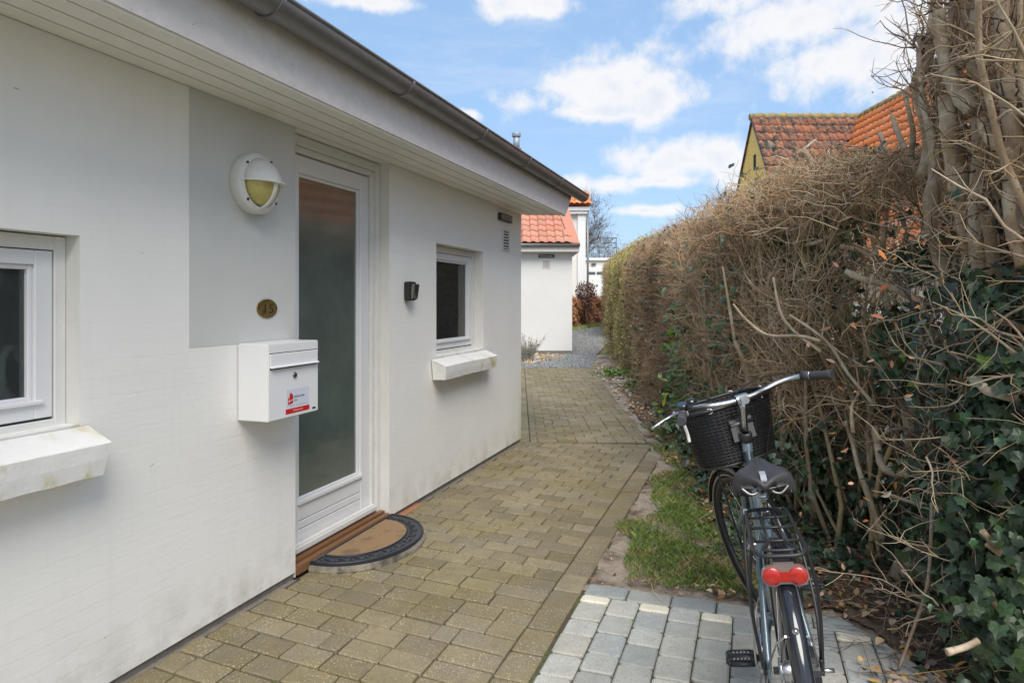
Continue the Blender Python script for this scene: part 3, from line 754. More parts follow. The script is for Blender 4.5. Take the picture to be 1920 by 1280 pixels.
# ------------------------------------------------------------------ things on the wall
HM = Matrix.Translation((HX, HYY, 0)) @ Matrix.Rotation(HROT, 4, 'Z')
def on_house(name, u, y, z, rz=0.0): return empty(name, HM @ Vector((u, y, z)), HROT+rz)
def text_mesh(s, size, depth, m, name, parent, loc, sx=1.0, align='CENTER'):
    """lettering facing local -y"""
    cu = bpy.data.curves.new(name, 'FONT'); cu.body = s; cu.size = size; cu.extrude = depth; cu.align_x = align; cu.align_y = 'CENTER'; cu.resolution_u = 2
    to = bpy.data.objects.new(name, cu); COL.objects.link(to); dg = bpy.context.evaluated_depsgraph_get()
    me = bpy.data.meshes.new_from_object(to.evaluated_get(dg)); COL.objects.unlink(to); bpy.data.objects.remove(to)
    me.transform(Matrix.Rotation(math.pi/2, 4, 'X') @ Matrix.Diagonal((sx, 1, 1, 1))); me.materials.clear(); me.materials.append(m)
    return link(name, me, parent, loc)

# bulkhead lamp
lamp = tag(on_house('wall_lamp', -.335, 0, 1.972), 'round white bulkhead wall lamp with hooded top and yellowed glass, beside the front door', 'lamp')
mb = MB(); mb.lathe([(0, 0), (.138, 0), (.142, .006), (.142, .050), (.136, .062), (.118, .066), (.112, .060)], (0, 0, 0), (0, -1, 0), 48); mb.build('housing', M_white_plastic, lamp)
def dome(r, z0, z1, dep, off=.06, nu=32, nv=14, scale=1.0):
    vs = []; fs = []
    for j in range(nv+1):
        a = math.pi/2*j/nv
        for i in range(nu+1):
            b = z0+(z1-z0)*i/nu
            vs.append((math.cos(b)*r*math.cos(a), -off-dep*math.sin(a), math.sin(b)*r*math.cos(a)))
    for j in range(nv):
        for i in range(nu):
            k = j*(nu+1)+i; fs.append((k, k+1, k+nu+2, k+nu+1))
    return vs, fs
mb = MB(); v_, f_ = dome(.106, 0, 2*math.pi, .082, .052); mb.add(v_, f_, True); mb.build('glass_globe', M_yellowglass, lamp)
mb = MB(); v_, f_ = dome(.113, 0, math.pi, .090, .054); mb.add(v_, f_, True); mb.build('hood', M_white_plastic, lamp)
mb = MB(); vs = []; 
for i in range(33):
    b = math.pi*i/32; vs += [(math.cos(b)*.128, -.05-math.sin(b)*.112, .006), (math.cos(b)*.106, -.05-math.sin(b)*.082, .006), (math.cos(b)*.128, -.05-math.sin(b)*.112, -.002), (math.cos(b)*.106, -.05-math.sin(b)*.082, -.002)]
fs = []
for i in range(32):
    a = 4*i; c = a+4; fs += [(a, c, c+1, a+1), (a+3, c+3, c+2, a+2), (a+2, c+2, c, a), (a+1, c+1, c+3, a+3)]
mb.add(vs, fs); mb.build('visor', M_white_plastic, lamp)
mb = MB(); pts = [(0, -.05-.099*math.sin(math.pi*i/24), .120*math.cos(math.pi*i/24)) for i in range(25)]
for i in range(24):
    a, b = Vector(pts[i]), Vector(pts[i+1]); 
vs = []
for i, p in enumerate(pts):
    k = math.pi*i/24; q = (0, -.05-.087*math.sin(k), .108*math.cos(k))
    vs += [(-.0075, p[1], p[2]), (.0075, p[1], p[2]), (.0075, q[1], q[2]), (-.0075, q[1], q[2])]
fs = []
for i in range(24):
    for k in range(4): fs.append((4*i+k, 4*i+(k+1) % 4, 4*i+4+(k+1) % 4, 4*i+4+k))
mb.add(vs, fs); mb.ring((0, -.060, 0), (0, 1, 0), .120, .009, 48, 8); mb.build('guard', M_white_plastic, lamp)
for a in (60, 140, 222, 320):
    mb = MB(); x, z = .127*math.cos(math.radians(a)), .127*math.sin(math.radians(a)); mb.lathe([(0, .006), (.006, .006), (.006, 0)], (x, -.064, z), (0, -1, 0), 8); mb.build('screw', M_dark, lamp)

# number plate
plate = tag(on_house('house_number', -.224, -.0016, 1.388), 'oval brass house number plate above the white mailbox', 'number plate')
mb = MB(); mb.lathe([(0, 0), (.074, 0), (.076, .003), (.0725, .0055), (.067, .0045), (0, .0052)], (0, 0, 0), (0, -1, 0), 40, True, .62, (1, 0, 0)); mb.build('plate', M_brass, plate)
text_mesh('15', .066, .0010, M_brassd, 'digits', plate, (.006, -.0060, -.003), 1.35)
for x in (-.060, .062): mb = MB(); mb.lathe([(0, .0066), (.0032, .0062), (.0035, .004)], (x, 0, 0), (0, -1, 0), 8); mb.build('screw', M_brassd, plate)

# mailbox
mail = tag(on_house('mailbox', -.236, 0, .878), 'white enamelled steel mailbox with a red and grey sticker, hung by the front door', 'mailbox')
w2, dm, hm = .188, .172, .352
mb = MB(); mb.cbox(-w2, w2, -dm, -.004, 0, hm, .004); mb.build('body', M_mailbox, mail)
mb = MB(); mb.box(-w2+.01, w2-.01, -dm-.0012, -dm+.002, .306, .3085+.001); mb.box(-w2+.012, w2-.012, -dm-.0012, -dm+.002, .2335, .2425); mb.build('flap_gap', M_dark, mail)
mb = MB(); mb.cbox(-w2+.011, w2-.011, -dm-.006, -dm-.0005, .243, .3055, .002); fl = mb.build('flap', M_mailbox, mail)
mb = MB(); mb.cbox(-w2+.011, w2-.011, -dm-.017, -dm-.002, .240, .2485, .003); mb.build('flap_lip', M_mailbox, fl)
mb = MB(); mb.lathe([(0, .006), (.0125, .006), (.0145, .003), (.0145, 0)], (.000, -dm, .196), (0, -1, 0), 24); lk = mb.build('lock', M_steeld, mail)
mb = MB(); mb.cbox(-.0025, .0025, -dm-.0075, -dm-.005, .188, .204, .001); mb.lathe([(0, .0076), (.007, .0074), (.0072, .005)], (0, -dm, .196), (0, -1, 0), 16); mb.build('keyhole', M_brassd, lk)
mb = MB(); mb.box(-.064, .112, -dm-.0008, -dm, .040, .132); st = mb.build('sticker', M_sticker, mail)
mb = MB(); mb.box(-.066, .114, -dm-.0016, -dm-.0004, .018, .0405); mb.build('red_band', M_red, mail)
text_mesh('ferieparter.dk'.replace('parter', 'partner'), .0115, .0002, M_inkw, 'band_text', mail, (.024, -dm-.0018, .0295))
mb = MB()                          # house shaped mark, cut by a cross
def lp(pts): mb.prism([(x, y) for x, y in pts], 0, .0006, Matrix.Translation((-.0500, -dm-.0008, .062)) @ Matrix.Rotation(math.pi/2, 4, 'X'))
lp([(0, .000), (.0095, -.004), (.0095, .0105), (0, .0135)]); lp([(0, .0185), (.0095, .0155), (.0095, .036), (.006, .034), (0, .022)])
lp([(.0125, -.003), (.038, .004), (.038, .0165), (.024, .0145), (.0125, .0105)]); lp([(.0125, .0155), (.025, .0195), (.038, .0215), (.038, .040), (.021, .054), (.0125, .046)])
mb.build('logo', M_red, mail)
text_mesh('FERIEPARTNER', .0125, .0002, M_ink, 'name_text', mail, (-.006, -dm-.0018, .093), .98, 'LEFT')
text_mesh('FYN', .0135, .0002, M_ink, 'name_text', mail, (-.006, -dm-.0018, .075), 1, 'LEFT')
mb = MB(); 
for x in np.arange(-.035, .095, .0052):
    if random.random() < .8: mb.box(x, x+.0036, -dm-.0014, -dm-.0007, .0515, .0530)
mb.build('small_print', M_ink, mail)
mb = MB(); mb.box(.138, .165, -dm-.001, -dm, .0145, .0235); mb.build('maker_mark', M_sign, mail)

# key safe
ks = tag(on_house('key_safe', 1.205, 0, 1.43), 'small black and grey key safe screwed to the white wall between door and window', 'key safe')
mb = MB(); mb.cbox(-.043, .043, -.052, 0, 0, .128, .006); mb.build('case', M_blackpl, ks)
S = Matrix.Shear('YZ', 4, (0, 0)) if False else Matrix.Identity(4); S[1][2] = -.13
mb = MB(); mb.cbox(-.035, .035, -.066, -.040, .008, .112, .004, S); fr_ = mb.build('front', M_steeld, ks)
mb = MB()
for z in (.060, .072, .088, .098): mb.cbox(-.024, .026, -.071, -.060, z, z+.007, .0012, S)
mb.build('dial', M_blackpl, fr_)
mb = MB(); mb.cbox(-.024, .024, -.069, -.06, .020, .042, .0012, S); mb.build('shutter', M_steel, fr_)

# wall vent and street sign on the house
def vent(name, o, w, h, m1, m2, slats):
    mb = MB(); mb.cbox(-w/2, -w/2+.018, -.012, 0, 0, h, .002); mb.cbox(w/2-.018, w/2, -.012, 0, 0, h, .002); mb.cbox(-w/2+.018, w/2-.018, -.0115, 0, 0, .018, .002); mb.cbox(-w/2+.018, w/2-.018, -.0115, 0, h-.018, h, .002)
    mb.build('frame', m1, o)
    mb = MB(); mb.box(-w/2+.017, w/2-.017, -.003, -.0005, .017, h-.017); mb.build('backing', m2, o)
    for k in range(slats):
        z = .02+(h-.04)*(k+.5)/slats; mb = MB(); mb.cbox(-w/2+.018, w/2-.018, -.011, -.004, z-.008, z+.006, .0015); mb.build('slat', m1, o)
v1 = tag(on_house('wall_vent', 3.185, 0, 1.905), 'slatted beige wall vent near the far corner of the white house', 'vent'); vent('v', v1, .19, .205, M_reveal, M_dark, 6)
sg = tag(on_house('street_sign', 3.14, -.003, 2.185), 'dark framed street sign under the eaves at the house corner', 'sign')
mb = MB(); mb.cbox(-.165, .165, -.026, 0, -.002, .066, .003); mb.build('board', M_sign, sg)
mb = MB(); mb.box(-.118, .150, -.0275, -.0262, .014, .052); mb.build('field', M_signback, sg)
text_mesh('Rosenstræde', .034, .0003, M_sign, 'lettering', sg, (.014, -.0284, .033), .9)

# door mat
mat_o = tag(on_house('doormat', .535, -.018, 0), 'half round coir doormat with black rubber scroll border, before the front door', 'doormat')
def half(rx, ry, n=40, y0=0.0): return [(-rx*math.cos(math.pi*i/n), y0-ry*(math.sin(math.pi*i/n)**.92 if math.sin(math.pi*i/n) > 0 else 0)) for i in range(n+1)]
mb = MB(); mb.prism(half(.450, .398), .001, .022); mb.prism(half(.444, .392), .0225, .030); mb.build('base', M_matbase, mat_o)
mb = MB(); mb.prism(half(.436, .385), .0305, .044); mb.build('rubber_border', M_matrub, mat_o)
mb = MB(); mb.prism(half(.318, .262, y0=-.020), .0445, .049); mb.build('coir_pad', M_coir, mat_o)
mb = MB()
mb.tube([(x, y, .045) for x, y in half(.428, .377)], .006, 6); mb.tube([(x, y, .046) for x, y in half(.328, .272, y0=-.014)], .0055, 6); mb.tube([(-.42, -.004, .045), (.42, -.004, .045)], .005, 6); mb.tube([(-.35, -.016, .045), (.35, -.016, .045)], .004, 6)
for i in range(26):                  # raised scrolls
    a = math.pi*(i+.5)/26; x, y = -.373*math.cos(a), -.004-.320*math.sin(a)**.92; t = math.atan2(-.320*math.cos(a), .373*math.sin(a))
    s_ = 1 if i % 2 else -1
    pts = [(x+math.cos(t)*(.030*k-.015)+math.cos(b)*.020*k, y+math.sin(t)*(.030*k-.015)+s_*math.sin(b)*.021, .045) for k, b in [(j/10, j/10*4.6) for j in range(11)]]
    mb.tube(pts, .0046, 5, False)
mb.build('scroll_pattern', M_matrub, mat_o)
mb = MB()
for i in range(90):
    a = math.pi*(i+.5)/90; x, y = -.427*math.cos(a), -.374*math.sin(a)**.92; mb.box(x-.0035, x+.0035, y-.0035, y+.0035, .030, .043)
mb.build('rim_studs', M_matrub, mat_o)

# things standing in the windows
def swan(u, y, z, s, label):
    o = tag(on_house('swan_figure', u, y, z), label, 'figurine')
    mb = MB(); prof = []
    mb.lathe([(0, 0), (.040*s, .004*s), (.055*s, .03*s), (.062*s, .07*s), (.045*s, .12*s), (.020*s, .15*s)], (0, 0, 0), (0, 0, 1), 20); mb.build('body', M_brightwhite, o)
    mb = MB(); pts = [(.0, 0, .14), (-.005, 0, .20), (.0, 0, .25), (.02, 0, .285), (.05, 0, .285), (.062, 0, .255), (.058, 0, .235)]
    mb.tube([(x*s, y_*s, z_*s) for x, y_, z_ in pts], [.020*s, .016*s, .014*s, .014*s, .016*s, .014*s, .004*s], 12); mb.build('neck', M_brightwhite, o)
swan(-1.330, .20, .98, .98, 'white ceramic swan figure inside the left window, the right one of two')
swan(-1.42, .20, .98, .84, 'small white ceramic swan figure inside the left window, left of the larger one')
orc = tag(on_house('orchid', 2.26, .26, .93), 'pink flowering potted plant inside the right window', 'potted plant')
mb = MB(); mb.lathe([(0, 0), (.05, 0), (.065, .10), (.060, .10), (0, .095)], (0, 0, 0), (0, 0, 1), 20); mb.build('pot', M_inside, orc)
mb = MB(); mb.tube([(0, 0, .09), (.01, 0, .22), (.0, -.03, .34), (-.02, -.06, .38)], .004, 6)
for a in range(5): mb.add([(0, 0, .09), (.09*math.cos(a*1.3), .09*math.sin(a*1.3), .16), (.15*math.cos(a*1.3+.2), .15*math.sin(a*1.3+.2), .11), (.10*math.cos(a*1.3+.35), .10*math.sin(a*1.3+.35), .12)], [(0, 1, 2, 3)])
mb.build('stem_and_leaves', M_ivyg, orc)
M_pink = mat('pink_petal', (.55, .08, .30), .6)
mb = MB()
for k in range(4):
    c = Vector((-.02+random.uniform(-.02, .02), -.06-.01*k, .38-.03*k))
    for a in range(5):
        t = a*2*math.pi/5; d = Vector((math.cos(t), 0, math.sin(t))); e = Vector((-d.z, 0, d.x))
        mb.add([c, c+d*.025+e*.014, c+d*.04+Vector((0, -.008, 0)), c+d*.025-e*.014], [(0, 1, 2, 3)])
mb.build('flower', M_pink, orc)
mb = MB(); nn = 40
vs = []
for i in range(nn+1):
    u = W2[1]-.12+.45*i/nn; vs += [(u, .40+.018*math.sin(i*1.1), .98), (u, .40+.018*math.sin(i*1.1), 1.95)]
mb.add(vs, [(2*i, 2*i+2, 2*i+3, 2*i+1) for i in range(nn)], True)
cu = tag(on_house('curtain', 0, 0, 0), 'pale grey curtain hanging inside the right window', 'curtain'); mb.build('cloth', M_inside, cu)

# ------------------------------------------------------------------ annex beyond the house
def tile_mesh(name, w, l, m, amp=.022, th=.014, nseg=6):
    """one pantile: S profile across x, length l down -y (local), tail raised"""
    top = []; bot = []
    for j, (yy, dz) in enumerate(((0, .0), (-l, .026))):
        for i in range(nseg+1):
            x = -w/2+w*i/nseg; z = amp*math.sin(2*math.pi*i/nseg-.6)+dz
            top.append((x, yy, z+th)); bot.append((x, yy, z))
    n = nseg+1; vs = top+bot; fs = []
    for i in range(nseg):
        fs += [(i, n+i, n+i+1, i+1), (n+i, 2*n+n+i, 2*n+n+i+1, n+i+1)]
    fs += [(n-1, 2*n-1, 4*n-1, 3*n-1), (0, 2*n, 3*n, n)]
    me = bpy.data.meshes.new(name); me.from_pydata(vs, [], fs); me.update(); me.polygons.foreach_set('use_smooth', [True]*len(fs)); me.materials.append(m); return me
def join_np(me, mats):
    v = np.empty(len(me.vertices)*3); me.vertices.foreach_get('co', v); v = v.reshape(-1, 3); fs = np.array([list(p.vertices) for p in me.polygons])
    V = []; Fc = []
    for k, M in enumerate(mats):
        A = np.array(M); V.append(v@A[:3, :3].T+A[:3, 3]); Fc.append(fs+k*len(v))
    return np.concatenate(V), np.concatenate(Fc)
def tiled(parent, origin, xdir, updir, cols, rows, w, l, m, limit, keep, pick=None, name='roof_tile'):
    """tiles laid on a roof plane, origin at lower left, xdir along the eave, updir up the slope"""
    xd = Vector(xdir).normalized(); ud = Vector(updir).normalized(); nd = xd.cross(ud).normalized()
    me = tile_mesh(name, w, l*1.12, m); near = []; 
    for r in range(rows):
        for c in range(cols):
            if not keep(c, r): continue
            p = Vector(origin)+xd*(c+.5)*w+ud*(r+1)*l
            j = random.uniform(-.006, .006)
            M = Matrix(((xd.x, ud.x, nd.x, p.x+nd.x*.03+j), (xd.y, ud.y, nd.y, p.y+nd.y*.03), (xd.z, ud.z, nd.z, p.z+nd.z*.03+j*.6), (0, 0, 0, 1)))
            near.append((p, M))
    near.sort(key=lambda t: (0 if (pick is None or pick(t[0])) else 1, t[0].y))
    for p, M in near[:limit]:
        o = link(name, me, parent); o.matrix_world = M
    if near[limit:]:
        V, Fc = join_np(me, [M for p, M in near[limit:]]); tag(np_mesh(name + '_rest', V, Fc, m, parent, True), kind='stuff')

ann = tag(empty('annex', (0, 18.5, 0)), 'low white annex with bright orange tiled roof where the gravel path begins', 'outbuilding')
def W(name, mb, m, par):           # mesh given in world coordinates under a located empty
    o = mb.build(name, m, par); o.location = -par.location; return o
mb = MB(); mb.box(-2.2, 1.63, 18.5, 21.8, .10, 2.765); W('wall', mb, M_wall_b, ann)
mb = MB(); mb.box(-2.2, 1.60, 18.515, 21.7, -.1, .099); W('plinth', mb, M_plinth, ann)
mb = MB(); mb.cbox(-2.3, 1.80, 18.22, 18.27, 2.76, 2.90, .005); mb.box(-2.3, 1.75, 18.27, 18.5, 2.76, 2.78); mb.add([(1.76, 18.22, 2.76), (1.80, 18.22, 2.76), (1.80, 22, 2.76), (1.76, 22, 2.76), (1.76, 18.22, 2.95), (1.80, 18.22, 2.95), (1.68, 20.2, 4.1), (1.64, 20.2, 4.1)], [(0, 1, 2, 3), (1, 2, 6, 5), (0, 3, 7, 4)]); W('eave_board', mb, M_fascia, ann)
mb = MB(); mb.tube([(-2.3, 18.17, 2.94), (1.81, 18.17, 2.94)], .052, 12); W('gutter', mb, M_zinc, ann)
sl = math.radians(33); e0 = Vector((-1.3, 18.16, 2.985)); ud = Vector((0, math.cos(sl), math.sin(sl)))
mb = MB(); L_ = 4.0; a = e0; b = Vector((1.66, 18.16, 2.985)); c = b+ud*L_+Vector((-.42, 0, 0)); d = a+ud*L_
mb.add([a, b, c, d], [(0, 1, 2, 3)]); mb.add([d, c, Vector((c.x, 25, 2.9)), Vector((d.x, 25, 2.9))], [(0, 1, 2, 3)]); W('roof_deck', mb, M_vergecap, ann)
mb = MB(); b0 = Vector((1.555, 18.14, 3.02)); 
pts = [b0, Vector((1.80, 18.14, 2.99)), Vector((1.80, 18.14, 2.99))+ud*L_+Vector((-.30, 0, .03)), b0+ud*L_+Vector((-.46, 0, .03))]
mb.add(pts+[p-Vector((0, 0, .05)) for p in pts], [(0, 1, 2, 3), (1, 0, 4, 5), (2, 1, 5, 6), (4, 7, 6, 5), (3, 2, 6, 7), (0, 3, 7, 4)]); W('verge', mb, M_vergecap, ann)
tiled(None if False else ann, (-1.3, 18.16, 2.985), (1, 0, 0), ud, 13, 12, .223, .33, M_tile, 300, lambda c, r: -1.3+(c+1)*.223 < 1.66-r*.033)
for o in list(ann.children):
    if o.name.startswith('roof_tile'): o.matrix_world = Matrix.Translation(-ann.location) @ o.matrix_world
sg2 = tag(empty('street_sign', (.930, 18.5, 2.745-.02)), 'small dark street sign with pale lettering high on the annex wall', 'sign')
mb = MB(); mb.cbox(-.215, .215, -.02, 0, -.045, .045, .003); mb.build('board', M_sign, sg2)
text_mesh('Rosenstræde', .072, .0005, M_whiteink, 'lettering', sg2, (0, -.0212, .0), .86); sg2.location = (.930, 18.5, 2.66)
v2 = tag(empty('wall_vent', (.925, 18.5, 2.33)), 'square beige wall vent below the sign on the annex wall', 'vent')
mb = MB(); vent('v', v2, .22, .22, M_reveal, M_signback, 7)

# ------------------------------------------------------------------ far houses and trees
th = tag(empty('gabled_house', (0, 28, 0)), 'house with dark tiled hip and metal flue, mostly hidden behind the white house eaves', 'house')
mb = MB(); mb.box(-4.4, 1.0, 28, 33, 0, 5.4); W('wall', mb, M_greywhite, th)
mb = MB(); ap = Vector((.16, 29.5, 7.68)); q = [Vector((-4.8, 27.6, 5.2)), Vector((1.7, 27.6, 6.2)), Vector((1.7, 33.4, 5.3)), Vector((-4.8, 33.4, 5.2)), ap, Vector((-4.4, 29.5, 7.7))]
mb.add(q, [(0, 1, 4, 5), (1, 2, 4), (2, 3, 5, 4), (3, 0, 5)]); W('roof', mb, M_tile_old, th)
mb = MB(); mb.tube([ap+Vector((.0, 0, .02)), Vector((1.7, 27.6, 6.22))], .07, 8); W('hip_ridge', mb, M_tile_old, th)
mb = MB(); mb.box(.02, .40, 29.1, 29.5, 7.4, 7.98); fch = W('chimney', mb, M_brickch, th)
mb = MB(); mb.tube([(.19, 29.3, 7.9), (.19, 29.3, 8.55)], .14, 14); mb.lathe([(.18, 8.5), (.20, 8.6), (.19, 8.66), (.05, 8.66)], (.19, 29.3, 0), (0, 0, 1), 14); W('flue', mb, M_bluepipe, th)

wh = tag(empty('tall_white_house', (0, 28, 0)), 'tall white stucco house with corner pilaster and orange tiled eave behind the annex', 'house')
mb = MB(); mb.box(-.5, 2.95, 28.12, 35, .4, 5.12); W('wall', mb, M_greywhite, wh)
mb = MB(); mb.box(2.70, 3.02, 28.0, 28.3, .4, 5.02); W('pilaster', mb, M_brightwhite, wh)
mb = MB(); mb.cbox(2.0, 3.10, 27.9, 28.4, 5.02, 5.14, .01); mb.cbox(1.9, 3.16, 27.84, 28.4, 5.14, 5.30, .01); mb.box(-.5, 1.99, 27.92, 28.4, 5.03, 5.3); W('cornice', mb, M_brightwhite, wh)
wr = MB(); wr.add([(-.6, 27.75, 5.38), (3.22, 27.75, 5.38), (3.22, 35.2, 5.38), (-.6, 35.2, 5.38), (.2, 31.5, 7.4), (1.5, 31.5, 7.4)], [(0, 1, 5, 4), (1, 2, 5), (2, 3, 4, 5), (3, 0, 4), (3, 2, 1, 0)]); W('roof', wr, M_tile_or, wh)
tiled(wh, (1.0, 27.72, 5.40), (1, 0, 0), (0, .86, .5), 10, 4, .223, .33, M_tile_or, 60, lambda c, r: True)
for o in list(wh.children):
    if o.name.startswith('roof_tile'): o.matrix_world = Matrix.Translation(-wh.location) @ o.matrix_world
mb = MB(); mb.tube([(3.10, 27.95, 5.2), (3.10, 27.95, .5)], .045, 8); W('downpipe', mb, M_zinc, wh)

ga = tag(empty('garage', (4.6, 36, .875)), 'white flat roofed garage with iron railing on its roof, far end of the gravel path', 'garage')
mb = MB(); mb.box(-.95, .84, 0, 5, 0, 2.72); mb.build('wall', M_greywhite, ga)
mb = MB(); mb.cbox(-1.0, .95, -.12, 5.1, 2.722, 2.86, .01); mb.build('roof_slab', M_brightwhite, ga)
mb = MB(); mb.cbox(-.80, .30, -.05, -.001, 0, 2.34, .01); gd = mb.build('garage_door', M_brightwhite, ga)
for x in (-.60, -.13):
    mb = MB(); mb.cbox(x-.01, x+.39, -.065, -.045, 1.98, 2.13, .004); mb.build('door_window', M_rail, gd)
mb = MB(); mb.lathe([(0, .05), (.05, .05), (.05, 0)], (-.13, -.05, 1.42), (0, -1, 0), 10); mb.lathe([(0, .04), (.035, .04), (.035, 0)], (-.66, -.05, 1.2), (0, -1, 0), 8); mb.build('handle', M_rail, gd)
lm = tag(empty('garage_lamp', (4.3, 35.97, 3.42)), 'small dark lamp above the far garage door', 'lamp'); mb = MB(); mb.cbox(-.12, .12, -.09, 0, -.04, .04, .01); mb.build('housing', M_rail, lm)
mb = MB(); mb.cbox(-.06, .06, -.07, -.02, -.055, -.041, .004); mb.build('glass', M_clear, lm)
rl = empty('roof_railing', (0, 0, 2.86), parent=ga)
mb = MB()
for z in (.08, .55, .80, 1.06): mb.tube([(-.95, -.05, z), (.90, -.05, z)], .016, 5); mb.tube([(.90, -.05, z), (.75, 3, z)], .016, 5)
mb.build('rail', M_rail, rl)
mb = MB()
for x in (-.95, -.02, .90): mb.tube([(x, -.05, 0), (x, -.05, 1.08)], .02, 5)
mb.build('post', M_rail, rl)
mb = MB()
for x in np.arange(-.9, .9, .1): mb.tube([(x, -.05, .08), (x, -.05, .55)], .007, 4)
mb.build('bars', M_rail, rl)

# yellow house with two roofs
yh = tag(empty('yellow_house', (7.03, 20, 0)), 'yellow house with steep old tiled roof and an orange tiled wing, beyond the hedge', 'house')
PT = 1.43; RZ = 6.8
def yz(dy): return RZ-PT*abs(dy)
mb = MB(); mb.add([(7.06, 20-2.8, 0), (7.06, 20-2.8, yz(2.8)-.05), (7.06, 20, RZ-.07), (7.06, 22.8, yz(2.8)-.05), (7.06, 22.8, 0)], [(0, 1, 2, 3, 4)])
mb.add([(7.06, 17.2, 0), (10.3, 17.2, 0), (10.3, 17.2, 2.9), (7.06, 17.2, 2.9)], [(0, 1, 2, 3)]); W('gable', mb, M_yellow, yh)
mb = MB(); mb.box(7.4, 13.0, 9.1, 17.19, 0, 2.95); mb.add([(7.4, 9.1, 2.9), (13.0, 9.1, 2.9), (10.2, 9.1, 6.7)], [(0, 1, 2)]); W('wing_wall', mb, M_creamw, yh)
mb = MB(); mb.add([(7.0, 17.0, yz(3.0)-.03), (7.0, 20, RZ), (7.0, 23.0, yz(3)-.03), (7.055, 17.0, yz(3.0)-.03), (7.055, 20, RZ), (7.055, 23.0, yz(3)-.03), (7.0, 17.0, yz(3)-.10), (7.0, 20, RZ-.09), (7.0, 23, yz(3)-.10)], [(0, 1, 4, 3), (1, 2, 5, 4), (0, 6, 7, 1), (1, 7, 8, 2)]); W('verge_board', mb, M_rail, yh)
mb = MB(); mb.add([(7.0, 17.0, yz(3.0)-.02), (10.4, 17.0, yz(3.0)-.02), (10.4, 20, RZ-.02), (7.0, 20, RZ-.02), (7.0, 23, yz(3)-.02), (13.2, 23, yz(3)-.02), (13.2, 20, RZ-.02)], [(0, 1, 2, 3), (3, 6, 5, 4)])
mb.add([(7.2, 9.0, RZ-PT*3-.02), (7.2, 17.2, RZ-PT*3-.02), (10.2, 20.0, RZ-.02), (10.2, 9.0, RZ-.02), (13.2, 9.0, RZ-PT*3-.02), (13.2, 20, RZ-PT*3-.02), (10.2, 20, RZ-.02)], [(1, 0, 3, 2), (3, 4, 5, 6)]); W('roof_deck', mb, M_tile_old, yh)
mb = MB(); mb.cbox(6.985, 6.998, 19.82, 20.02, 4.9, 5.5, .003)
W('gable_slit', MB().add([(7.055, 19.75, 5.25), (7.055, 19.95, 5.25), (7.055, 19.95, 5.7), (7.055, 19.75, 5.7)], [(0, 1, 2, 3)]), M_dark, yh)
ln = math.sqrt(1+PT*PT)
sl_up = Vector((0, 1, PT)).normalized(); nr = int(3.05*ln/.33)+1
tiled(yh, (6.98, 20-nr*.33/ln, RZ-nr*.33/ln*PT+.01), (1, 0, 0), sl_up, 15, nr, .228, .33, M_tile_old, 190,
      lambda c, r: (6.98+(c+.5)*.228) < 10.2-(nr-r-.5)*.33/ln+.05, name='old_roof_tile')
sl2 = Vector((1, 0, PT)).normalized()
tiled(yh, (10.2-nr*.33/ln, 20.0, RZ-nr*.33/ln*PT+.01), (0, -1, 0), sl2, 48, nr, .228, .33, M_tile_or, 290,
      lambda c, r: (20-(c+.5)*.228) < 20-(nr-r-.5)*.33/ln+.05, pick=lambda p: p.y > 13 and p.z > 4.4, name='orange_roof_tile')
for o in list(yh.children):
    if 'roof_tile' in o.name and not o.name.endswith('_rest'): o.matrix_world = Matrix.Translation(-yh.location) @ o.matrix_world
    elif '_rest' in o.name: o.location = -yh.location
for p_ in (ann, wh):
    for o in p_.children:
        if '_rest' in o.name: o.location = -p_.location
mb = MB()
x = 6.96
while x < 10.3: mb.tube([(x, 20, RZ+.02), (x+.37, 20, RZ+.05)], [.10, .115], 8); x += .35
y = 20.0
while y > 9.0: mb.tube([(10.2, y, RZ+.02), (10.2, y-.37, RZ+.05)], [.10, .115], 8); y -= .35
W('ridge_tiles', mb, M_ridge, yh)
mb = MB(); v0 = Vector((10.2, 20, RZ+.06)); v1_ = Vector((7.2, 17.0, RZ-PT*3+.06)); s_ = Vector((.10, -.10, 0)); mb.add([v0-s_, v0+s_, v1_+s_, v1_-s_], [(0, 1, 2, 3)]); W('valley_lead', mb, M_lead, yh)

# picket fence beyond the board fence
pf = tag(empty('picket_fence', (3.2, 6.2, 0)), 'pale grey picket fence glimpsed through the bare hedge', 'fence')
for z in (.88, 1.30): mb = MB(); mb.cbox(-.2, 3.2, .02, .05, z, z+.05, .004); mb.build('rail', M_picket, pf)
x = -.15; me = None
while x < 3.15:
    if me is None: mb = MB(); mb.cbox(-.028, .028, -.002, .018, .60, 1.40, .004); o = mb.build('picket', M_picket, pf); me = o.data
    else: o = link('picket', me, pf)
    o.location = (x, 0, 0); x += .092
